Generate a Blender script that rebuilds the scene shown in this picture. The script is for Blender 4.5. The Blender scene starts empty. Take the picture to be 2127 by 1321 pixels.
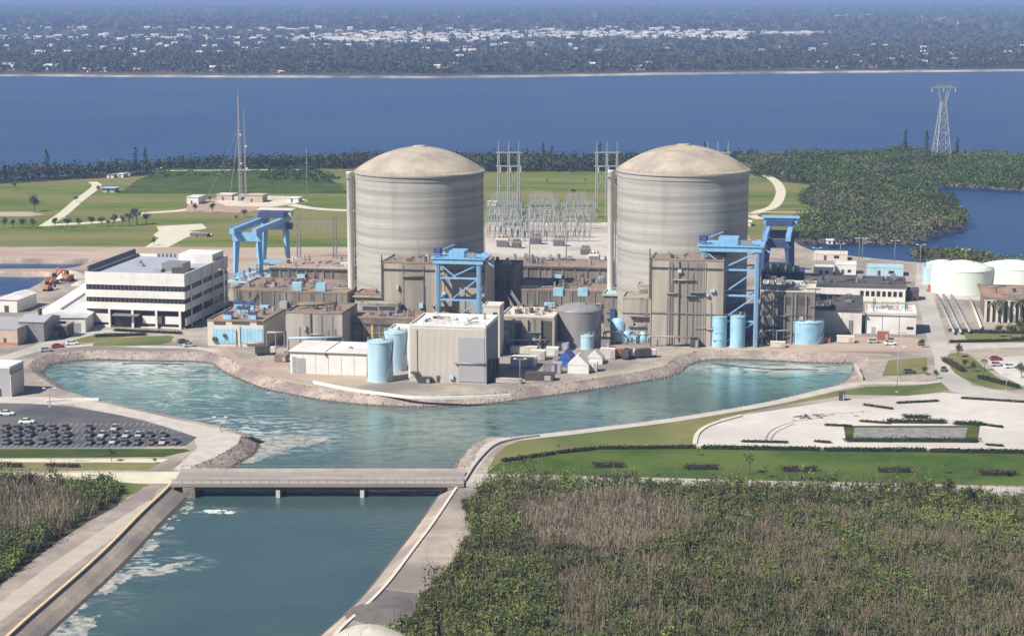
import bpy, math, random
import numpy as np
from mathutils import Vector, Matrix
from mathutils.geometry import delaunay_2d_cdt
rnd = random.Random(7)
S = bpy.context.scene
COL = S.collection
# ------------------------------------------------------------------ camera
H = 122.0; FP = 3960.0; CX, CY = 1063.5, 660.5
PITCH = math.atan(685.5 / FP)
cam = bpy.data.cameras.new('camera'); camo = bpy.data.objects.new('camera', cam); COL.objects.link(camo)
camo.location = (0, 0, H); camo.rotation_euler = (math.pi/2 - PITCH, 0, 0)
cam.sensor_width = 36; cam.lens = 36 * FP / 2127; cam.clip_start = 1; cam.clip_end = 60000
S.camera = camo
# ------------------------------------------------------------------ sun, sky, exposure
SAZ, SEL = math.radians(55), math.radians(46)
sdir = Vector((-math.sin(SAZ)*math.cos(SEL), -math.cos(SAZ)*math.cos(SEL), math.sin(SEL)))
sl = bpy.data.lights.new('sun', 'SUN'); sl.energy = 5.0; sl.angle = math.radians(0.5); sl.color = (1, 0.94, 0.85)
so = bpy.data.objects.new('sun', sl); COL.objects.link(so); so.rotation_euler = sdir.to_track_quat('Z', 'Y').to_euler()
wd = bpy.data.worlds.new('World'); S.world = wd; wd.use_nodes = True
nt = wd.node_tree; bg = nt.nodes['Background']; sk = nt.nodes.new('ShaderNodeTexSky'); sk.sky_type = 'NISHITA'
sk.sun_disc = False; sk.sun_elevation = SEL; sk.sun_rotation = math.radians(235); sk.altitude = 50
sk.air_density = 1.0; sk.dust_density = 0.6; sk.ozone_density = 1.5
nt.links.new(sk.outputs[0], bg.inputs[0]); bg.inputs[1].default_value = 0.05
S.view_settings.view_transform = 'Standard'; S.view_settings.look = 'None'; S.view_settings.gamma = 1
S.view_settings.use_curve_mapping = False; S.view_settings.exposure = 0.56
S.cycles.diffuse_bounces = 1
# ------------------------------------------------------------------ pixel <-> place helpers
sp, cp = math.sin(PITCH), math.cos(PITCH)
def W(px, py, z=0.0):
    a = (px-CX)/FP; b = -(py-CY)/FP
    d = Vector((a, cp + b*sp, -sp + b*cp))
    t = (z-H)/d.z
    return Vector((d.x*t, d.y*t, z))
def proj(P):
    x, y, z = P[0], P[1], P[2]-H
    t = y*cp - z*sp; v = y*sp + z*cp
    return CX + FP*x/t, CY - FP*v/t, t
def hgt(P, py):          # height above P whose image lies at py
    lo, hi = 0.0, 250.0
    for _ in range(40):
        m = (lo+hi)/2
        if proj((P[0], P[1], P[2]+m))[1] > py: lo = m
        else: hi = m
    return lo
ROT = math.radians(-10.0)
U = Vector((math.cos(ROT), math.sin(ROT), 0)); V = Vector((-math.sin(ROT), math.cos(ROT), 0))
def wid(P, px, d=U):
    lo, hi = 0.0, 1500.0
    for _ in range(40):
        m = (lo+hi)/2
        if proj(Vector(P)+d*m)[0] < px: lo = m
        else: hi = m
    return lo
# ------------------------------------------------------------------ materials
MATS = {}
def mat(name, c1, c2=None, scale=0.2, rough=0.85, bump=0.0, bscale=None, metal=0.0, stretch=(1,1,1), detail=6, c3=None, scale3=0.02, spec=0.5, contrast=(0.35,0.65), tint=False):
    if name in MATS: return MATS[name]
    m = bpy.data.materials.new(name); m.use_nodes = True; MATS[name] = m
    n = m.node_tree.nodes; l = m.node_tree.links; b = n['Principled BSDF']
    b.inputs['Roughness'].default_value = rough; b.inputs['Metallic'].default_value = metal
    b.inputs['Specular IOR Level'].default_value = spec
    tc = n.new('ShaderNodeTexCoord'); mp = n.new('ShaderNodeMapping'); mp.inputs['Scale'].default_value = stretch
    l.new(tc.outputs['Object'], mp.inputs[0])
    if c2 is None: c2 = tuple(x*0.82 for x in c1)
    nz = n.new('ShaderNodeTexNoise'); nz.inputs['Scale'].default_value = scale; nz.inputs['Detail'].default_value = detail
    nz.inputs['Roughness'].default_value = 0.62
    l.new(mp.outputs[0], nz.inputs[0])
    mr = n.new('ShaderNodeMapRange'); mr.inputs[1].default_value = contrast[0]; mr.inputs[2].default_value = contrast[1]
    l.new(nz.outputs[0], mr.inputs[0])
    mx = n.new('ShaderNodeMix'); mx.data_type = 'RGBA'; mx.inputs[6].default_value = (*c1, 1); mx.inputs[7].default_value = (*c2, 1)
    l.new(mr.outputs[0], mx.inputs[0]); out = mx.outputs[2]
    if c3 is not None:
        n3 = n.new('ShaderNodeTexNoise'); n3.inputs['Scale'].default_value = scale3; n3.inputs['Detail'].default_value = 5
        l.new(mp.outputs[0], n3.inputs[0])
        m3 = n.new('ShaderNodeMapRange'); m3.inputs[1].default_value = 0.45; m3.inputs[2].default_value = 0.62
        l.new(n3.outputs[0], m3.inputs[0])
        x3 = n.new('ShaderNodeMix'); x3.data_type = 'RGBA'; x3.inputs[7].default_value = (*c3, 1)
        l.new(m3.outputs[0], x3.inputs[0]); l.new(out, x3.inputs[6]); out = x3.outputs[2]
    if tint:
        at = n.new('ShaderNodeAttribute'); at.attribute_name = 'tint'
        xt = n.new('ShaderNodeMix'); xt.data_type = 'RGBA'; xt.blend_type = 'MULTIPLY'; xt.inputs[0].default_value = 1
        l.new(out, xt.inputs[6]); l.new(at.outputs['Color'], xt.inputs[7]); out = xt.outputs[2]
    l.new(out, b.inputs['Base Color'])
    if bump > 0:
        nb = n.new('ShaderNodeTexNoise'); nb.inputs['Scale'].default_value = bscale or scale*6; nb.inputs['Detail'].default_value = 4
        l.new(mp.outputs[0], nb.inputs[0])
        bp = n.new('ShaderNodeBump'); bp.inputs['Strength'].default_value = 1; bp.inputs['Distance'].default_value = bump
        l.new(nb.outputs[0], bp.inputs['Height']); l.new(bp.outputs[0], b.inputs['Normal'])
    return m
M_yard = mat('yard_gravel', (0.40,0.345,0.285), (0.28,0.24,0.20), 0.25, c3=(0.20,0.17,0.145), scale3=0.035, bump=0.1, bscale=1.5)
M_bank = mat('bank_stone', (0.42,0.345,0.29), (0.27,0.22,0.19), 0.35, bump=0.3, bscale=0.9, c3=(0.21,0.17,0.15), scale3=0.08)
M_shoulder = mat('pale_path', (0.50,0.46,0.42), (0.40,0.36,0.32), 0.25, bump=0.04)
M_sand = mat('sand', (0.44,0.36,0.275), (0.35,0.285,0.22), 0.08, c3=(0.34,0.24,0.19), scale3=0.03, stretch=(0.6,2,1))
M_pink = mat('pink_earth', (0.40,0.28,0.22), (0.33,0.22,0.18), 0.12)
M_road = mat('pale_road', (0.46,0.43,0.39), (0.38,0.35,0.32), 0.15, bump=0.02, c3=(0.33,0.31,0.285), scale3=0.03)
M_lot = mat('concrete_lot', (0.56,0.52,0.48), (0.48,0.445,0.41), 0.15, c3=(0.43,0.40,0.37), scale3=0.02)
M_asph = mat('asphalt', (0.050,0.050,0.058), (0.085,0.083,0.09), 0.3, c3=(0.11,0.105,0.105), scale3=0.05)
M_gravel = mat('switchyard_gravel', (0.55,0.51,0.46), (0.42,0.39,0.35), 0.3, c3=(0.36,0.31,0.26), scale3=0.04)
M_lawn = mat('lawn', (0.040,0.075,0.014), (0.062,0.102,0.020), 0.15, bump=0.1, bscale=4, c3=(0.09,0.125,0.028), scale3=0.04, rough=1, spec=0.1)
M_olive = mat('dry_grass', (0.14,0.145,0.05), (0.20,0.185,0.075), 0.12, bump=0.15, bscale=2, c3=(0.085,0.115,0.035), scale3=0.03, rough=1, spec=0.1)
M_field = mat('field_grass', (0.075,0.12,0.018), (0.17,0.18,0.045), 0.05, bump=0.2, bscale=1, c3=(0.19,0.17,0.07), scale3=0.018, rough=1, spec=0.1, stretch=(0.3,1.2,1))
M_mound = mat('mound_grass', (0.028,0.058,0.012), (0.075,0.098,0.022), 0.12, bump=0.2, bscale=1, rough=1, spec=0.1, stretch=(0.5,1.5,1))
M_soil = mat('thicket_floor', (0.07,0.062,0.04), (0.045,0.05,0.025), 0.3, rough=1, spec=0.1, bump=0.2)
M_track = mat('pale_track', (0.60,0.56,0.44), (0.52,0.47,0.36), 0.2)
M_dark = mat('dark_soil', (0.10,0.09,0.085), (0.15,0.13,0.12), 0.25, bump=0.1)
M_farland = mat('far_land', (0.03,0.038,0.03), (0.06,0.06,0.05), 0.004, c3=(0.11,0.09,0.065), scale3=0.0013, rough=1, spec=0.0, stretch=(0.45,1,1), detail=10)
M_conc = None
# banded concrete of the containments
def banded(name, c1, c2, zs=0.9):
    m = mat(name, c1, c2, 0.25, stretch=(0.05,0.05,zs*2.4), detail=9, bump=0.04, bscale=1.2, rough=0.9, contrast=(0.36,0.64))
    n = m.node_tree.nodes; l = m.node_tree.links; b = n['Principled BSDF']
    src = b.inputs['Base Color'].links[0].from_socket
    tc = n.new('ShaderNodeTexCoord')
    mp = n.new('ShaderNodeMapping'); mp.inputs['Scale'].default_value = (0.35,0.35,0.03); l.new(tc.outputs['Object'], mp.inputs[0])
    nz = n.new('ShaderNodeTexNoise'); nz.inputs['Scale'].default_value = 1.0; nz.inputs['Detail'].default_value = 8; l.new(mp.outputs[0], nz.inputs[0])
    mr = n.new('ShaderNodeMapRange'); mr.inputs[1].default_value = .54; mr.inputs[2].default_value = .8; mr.inputs[4].default_value = 0.4; l.new(nz.outputs[0], mr.inputs[0])
    mx = n.new('ShaderNodeMix'); mx.data_type = 'RGBA'; mx.inputs[7].default_value = (0.17,0.145,0.125,1)
    l.new(mr.outputs[0], mx.inputs[0]); l.new(src, mx.inputs[6]); l.new(mx.outputs[2], b.inputs['Base Color'])
    return m
M_shield = banded('shield_concrete', (0.45,0.43,0.39), (0.27,0.26,0.24))
M_dome = mat('dome_concrete', (0.43,0.37,0.285), (0.36,0.31,0.245), 0.3, c3=(0.29,0.25,0.21), scale3=0.12, bump=0.05)
def wallmat(name, c1, c2):   # walls with vertical streaks
    return mat(name, c1, c2, 0.5, stretch=(1,1,0.08), detail=8, c3=tuple(x*0.72 for x in c2), scale3=0.12, bump=0.05, bscale=1.5, contrast=(0.3,0.7))
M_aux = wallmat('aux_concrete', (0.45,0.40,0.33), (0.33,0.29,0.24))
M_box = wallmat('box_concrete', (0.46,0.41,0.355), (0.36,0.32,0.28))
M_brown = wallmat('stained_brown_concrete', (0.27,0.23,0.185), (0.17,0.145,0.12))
M_roofb = mat('stained_roof', (0.27,0.21,0.165), (0.15,0.125,0.105), 0.5, c3=(0.33,0.21,0.145), scale3=0.08, bump=0.05)
M_beige = mat('beige_siding', (0.66,0.60,0.53), (0.61,0.555,0.49), 0.1, rough=0.6)
M_greyp = mat('grey_panel', (0.36,0.355,0.375), (0.33,0.325,0.345), 0.1, rough=0.6)
M_white = mat('white_paint', (0.74,0.72,0.68), (0.66,0.64,0.60), 0.3, rough=0.5)
M_whiter = mat('white_roof', (0.78,0.76,0.74), (0.68,0.66,0.64), 0.3, rough=0.6, c3=(0.60,0.57,0.54), scale3=0.1)
M_cream = mat('cream_wall', (0.62,0.57,0.50), (0.55,0.50,0.43), 0.3)
M_glass = mat('dark_glass', (0.018,0.016,0.02), (0.03,0.026,0.03), 0.5, rough=0.2)
M_blue = mat('light_blue_paint', (0.31,0.54,0.69), (0.36,0.59,0.72), 0.6, rough=0.45, c3=(0.25,0.46,0.60), scale3=0.3)
M_bluel = mat('pale_blue_tank_paint', (0.42,0.60,0.68), (0.37,0.55,0.65), 0.3, rough=0.4, stretch=(1,1,0.15), c3=(0.33,0.50,0.60), scale3=0.4)
M_bluec = mat('crane_blue_paint', (0.17,0.38,0.64), (0.25,0.47,0.68), 0.6, rough=0.45)
M_blued = mat('deep_blue_steel', (0.035,0.055,0.14), (0.05,0.08,0.20), 0.6, rough=0.5)
M_tarp = mat('blue_tarp', (0.04,0.09,0.34), (0.05,0.11,0.40), 0.6, rough=0.5)
M_mint = mat('mint_tank_paint', (0.72,0.80,0.68), (0.69,0.77,0.66), 0.2, rough=0.45)
M_steel = mat('grey_steel', (0.30,0.29,0.29), (0.22,0.21,0.21), 1.0, rough=0.5, metal=0.2)
M_galv = mat('galvanised_steel', (0.36,0.37,0.37), (0.28,0.29,0.29), 1.0, rough=0.5)
M_dks = mat('dark_steel', (0.05,0.045,0.04), (0.09,0.08,0.07), 1.0, rough=0.6)
M_gtank = mat('grey_tank_paint', (0.27,0.26,0.255), (0.22,0.21,0.21), 0.3, rough=0.5, stretch=(1,1,0.2))
M_red = mat('rust_red', (0.38,0.12,0.08), (0.28,0.09,0.06), 0.8)
M_orange = mat('orange_paint', (0.52,0.20,0.09), (0.40,0.15,0.08), 0.8)
M_yellow = mat('yellow_paint', (0.55,0.42,0.08), (0.48,0.36,0.07), 0.8)
M_darkroof = mat('dark_roof', (0.045,0.043,0.05), (0.075,0.07,0.075), 0.25, c3=(0.10,0.09,0.085), scale3=0.08)
M_bluer = mat('grey_blue_roof', (0.34,0.36,0.43), (0.30,0.32,0.38), 0.15)
M_brick = mat('pink_render', (0.52,0.40,0.34), (0.45,0.34,0.29), 0.4)
M_bark = mat('bark', (0.12,0.095,0.075), (0.08,0.065,0.05), 2)
M_leaf = mat('leaves', (0.9,0.9,0.9), (0.65,0.65,0.65), 0.5, rough=0.75, spec=0.25, tint=True)
M_rock = mat('bank_rock', (0.34,0.285,0.245), (0.14,0.12,0.105), 0.8, tint=False)
M_foam = mat('foam', (0.62,0.66,0.64), (0.45,0.50,0.50), 0.5, rough=0.7)
M_fsand = mat('foam_scum', (0.38,0.36,0.31), (0.17,0.20,0.20), 0.5, rough=0.8, contrast=(.42,.58))
M_tyre = mat('tyre_rubber', (0.02,0.02,0.02))
M_line = mat('white_line_paint', (0.7,0.7,0.68))
# ------------------------------------------------------------------ mesh builder
class MB:
    def __init__(s): s.v = []; s.f = []; s.sm = []
    def add(s, vs, fs, smooth=False):
        o = len(s.v); s.v += [tuple(v) for v in vs]; s.f += [tuple(i+o for i in f) for f in fs]; s.sm += [smooth]*len(fs); return s
    def box(s, x0, x1, y0, y1, z0, z1):
        return s.add([(x0,y0,z0),(x1,y0,z0),(x1,y1,z0),(x0,y1,z0),(x0,y0,z1),(x1,y0,z1),(x1,y1,z1),(x0,y1,z1)],
                     [(3,2,1,0),(4,5,6,7),(0,1,5,4),(1,2,6,5),(2,3,7,6),(3,0,4,7)])
    def lathe(s, prof, n=48, cx=0, cy=0):
        vs = []; fs = []
        for r, z in prof:
            for i in range(n):
                a = 2*math.pi*i/n; vs.append((cx+r*math.cos(a), cy+r*math.sin(a), z))
        for k in range(len(prof)-1):
            for i in range(n):
                j = (i+1) % n; fs.append((k*n+i, k*n+j, (k+1)*n+j, (k+1)*n+i))
        s.add(vs, fs, True)
        s.add([vs[i] for i in range(n)], [tuple(reversed(range(n)))]); s.add([vs[(len(prof)-1)*n+i] for i in range(n)], [tuple(range(n))])
        return s
    def cyl(s, cx, cy, r, z0, z1, n=16): return s.lathe([(r,z0),(r,z1)], n, cx, cy)
    def beam(s, p, q, w, w2=None, n=4):
        p = Vector(p); q = Vector(q); d = q-p
        if d.length < 1e-6: return s
        d.normalize(); a = d.orthogonal() if abs(d.z) > 0.99 else d.cross(Vector((0,0,1))); a.normalize(); b = d.cross(a)
        w2 = w if w2 is None else w2; vs = []
        for c, ww in ((p, w), (q, w2)):
            for i in range(n):
                t = 2*math.pi*(i+0.5)/n; k = ww/2/(math.cos(math.pi/n)); vs.append(c + a*k*math.cos(t) + b*k*math.sin(t))
        fs = [(i, (i+1) % n, n+(i+1) % n, n+i) for i in range(n)] + [tuple(reversed(range(n))), tuple(range(n, 2*n))]
        return s.add(vs, fs, n > 6)
    def prism(s, poly, z0, z1):   # poly in local xy, counter-clockwise
        n = len(poly); vs = [(x,y,z0) for x, y in poly] + [(x,y,z1) for x, y in poly]
        return s.add(vs, [tuple(reversed(range(n))), tuple(range(n, 2*n))] + [(i, (i+1) % n, n+(i+1) % n, n+i) for i in range(n)])
    def gable(s, x0, x1, y0, y1, z0, z1, along='x'):
        if along == 'x':
            ym = (y0+y1)/2; vs = [(x0,y0,z0),(x1,y0,z0),(x1,y1,z0),(x0,y1,z0),(x0,ym,z1),(x1,ym,z1)]
            return s.add(vs, [(3,2,1,0),(0,1,5,4),(2,3,4,5),(1,2,5),(3,0,4)])
        xm = (x0+x1)/2; vs = [(x0,y0,z0),(x1,y0,z0),(x1,y1,z0),(x0,y1,z0),(xm,y0,z1),(xm,y1,z1)]
        return s.add(vs, [(3,2,1,0),(0,1,4),(1,2,5,4),(2,3,5),(3,0,4,5)])
    def build(s, name, m, parent=None, kind=None):
        me = bpy.data.meshes.new(name); me.from_pydata(s.v, [], s.f); me.materials.append(m)
        me.polygons.foreach_set('use_smooth', s.sm); me.update()
        o = bpy.data.objects.new(name, me); COL.objects.link(o)
        if parent is not None: o.parent = parent
        if kind: o['kind'] = kind
        return o
def tag(o, label, cat, group=None):
    o['label'] = label; o['category'] = cat
    if group: o['group'] = group
    return o
def thing(name, label, cat, loc=(0,0,0), rz=0.0, group=None):
    o = bpy.data.objects.new(name, None); COL.objects.link(o); o.location = loc; o.rotation_euler = (0,0,rz)
    o.empty_display_size = 0.5
    return tag(o, label, cat, group)
def kids(o): return KID.get(o.name, [])
def dup(root, loc, rz=None, label=None, scale=None):
    def cpy(o, par):
        c = o.copy(); COL.objects.link(c)
        if par is not None: c.parent = par
        for ch in [x for x in bpy.data.objects if x.parent == o]: cpy(ch, c)
        return c
    r = cpy(root, None); r.location = loc
    if rz is not None: r.rotation_euler = (0,0,rz)
    if label: r['label'] = label
    if scale: r.scale = scale if hasattr(scale, '__len__') else (scale,)*3
    return r
# ------------------------------------------------------------------ polygons
def smooth(pts, k=4, closed=True):
    n = len(pts); out = []
    rng = range(n) if closed else range(n-1)
    for i in rng:
        p0 = pts[(i-1) % n] if closed or i > 0 else pts[i]; p1 = pts[i]; p2 = pts[(i+1) % n]
        p3 = pts[(i+2) % n] if closed or i+2 < n else p2
        for j in range(k):
            t = j/k
            out.append(tuple(0.5*((2*p1[c]) + (-p0[c]+p2[c])*t + (2*p0[c]-5*p1[c]+4*p2[c]-p3[c])*t*t + (-p0[c]+3*p1[c]-3*p2[c]+p3[c])*t**3) for c in range(len(p1))))
    if not closed: out.append(tuple(pts[-1]))
    return out
def inside(x, y, poly):
    c = False; n = len(poly); j = n-1
    for i in range(n):
        xi, yi = poly[i]; xj, yj = poly[j]
        if (yi > y) != (yj > y) and x < (xj-xi)*(y-yi)/(yj-yi)+xi: c = not c
        j = i
    return c
def pxpoly(pts, sm=0, z=0.0):
    w = [tuple(W(a, b, z)[:2]) for a, b in pts]
    return smooth(w, sm) if sm else w
def strip(pts, w, sm=4):     # a path of width w metres along a pixel line
    c = [W(a, b)[:2] for a, b in pts]; c = smooth([tuple(x) for x in c], sm, False)
    L = []; R = []
    for i, p in enumerate(c):
        a = Vector(c[max(i-1,0)]); b = Vector(c[min(i+1,len(c)-1)]); d = (b-a).normalized(); n = Vector((-d.y, d.x))*w/2
        L.append((p[0]+n.x, p[1]+n.y)); R.append((p[0]-n.x, p[1]-n.y))
    return L + R[::-1]
WZ = -2.5
# canal outline: (x, y, kind) kind w = the pixel is the waterline, t = the pixel is the bank's top edge
CAN = [(95,780,'w'),(100,765,'w'),(118,756,'w'),(160,750,'w'),(210,748,'w'),(300,751,'w'),(400,752,'w'),(440,757,'w'),(458,770,'w'),(490,786,'w'),(540,806,'w'),(600,820,'w'),(680,834,'w'),(760,842,'w'),(850,846,'w'),(930,845,'w'),(1020,839,'w'),(1100,829,'w'),(1200,815,'w'),(1300,800,'w'),(1370,788,'w'),(1410,777,'w'),(1432,760,'w'),(1470,749,'w'),(1550,748,'w'),(1650,753,'w'),(1720,756,'w'),(1770,757,'w'),
 (1792,775,'t'),(1745,798,'t'),(1690,812,'t'),(1600,833,'t'),(1500,851,'t'),(1400,867,'t'),(1300,880,'t'),(1200,892,'t'),(1110,902,'t'),(1060,908,'t'),(1005,918,'w'),(972,935,'w'),(955,955,'w'),(942,978,'w'),(925,1008,'w'),(905,1035,'w'),(860,1100,'w'),(810,1165,'w'),(755,1235,'w'),(705,1285,'w'),(660,1325,'w'),(590,1400,'w'),(450,1550,'w'),
 (-150,1550,'w'),(20,1400,'w'),(95,1325,'w'),(160,1265,'w'),(225,1205,'w'),(280,1150,'w'),(335,1090,'w'),(380,1045,'w'),(405,1018,'w'),(440,990,'w'),(480,972,'w'),(510,955,'w'),(532,940,'w'),(538,922,'w'),(520,906,'t'),(485,893,'t'),(400,873,'t'),(300,851,'t'),(210,832,'t'),(160,818,'t'),(115,803,'t')]
def bank_pair(lst, run, zw=WZ):
    P = [W(x, y, zw if k == 'w' else 0.0).xy for x, y, k in lst]; n = len(P)
    area = sum(P[i].x*P[(i+1) % n].y - P[(i+1) % n].x*P[i].y for i in range(n))
    sgn = 1 if area > 0 else -1
    top = []; wat = []
    for i in range(n):
        d = (P[(i+1) % n] - P[i-1]).normalized(); inn = Vector((-d.y, d.x))*sgn*run
        if lst[i][2] == 't': top.append(tuple(P[i])); wat.append(tuple(P[i]+inn))
        else: wat.append(tuple(P[i])); top.append(tuple(P[i]-inn))
    return smooth(top, 5), smooth(wat, 5), sgn
canal_top, canal_wat, csgn = bank_pair(CAN, 5.0)
POND = [(1955,388,'w'),(2127,397,'w'),(2400,415,'w'),(3000,470,'w'),(3000,640,'w'),(2400,600,'t'),(2127,552,'t'),(2060,548,'t'),(1990,532,'t'),(1930,545,'t'),(1850,540,'t'),(1760,531,'t'),(1700,524,'t'),(1665,514,'w'),(1700,506,'w'),(1800,508,'w'),(1900,506,'w'),(1960,487,'w'),(2003,476,'w'),(2012,458,'w'),(1992,428,'w'),(1952,412,'w')]
pond_top, pond_wat, psgn = bank_pair(POND, 3.0)
POND2 = [(-200,578,'w'),(60,577,'w'),(92,578,'w'),(96,584,'w'),(60,600,'t'),(10,612,'t'),(-200,640,'t')]
pond2_top, pond2_wat, p2s = bank_pair(POND2, 2.0)
POND3 = [(-300,549,'w'),(60,549,'w'),(130,550,'w'),(185,551,'w'),(150,556,'t'),(60,558,'t'),(-300,559,'t')]
pond3_top, pond3_wat, p3s = bank_pair(POND3, 1.5)
SHORE = [(-900,385),(-300,378),(0,372),(150,364),(300,357),(450,349),(600,342),(750,338),(900,336),(1100,342),(1300,342),(1500,337),(1560,326),(1700,316),(1900,314),(2050,318),(2127,322),(2500,330),(3000,340)]
shore = smooth([tuple(W(a, b)[:2]) for a, b in SHORE], 3, False)
land = [(-1500.0, 150.0)] + [(1500.0, 150.0)] + [(1500.0, shore[-1][1])] + shore[::-1] + [(-1500.0, shore[0][1])]
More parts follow.
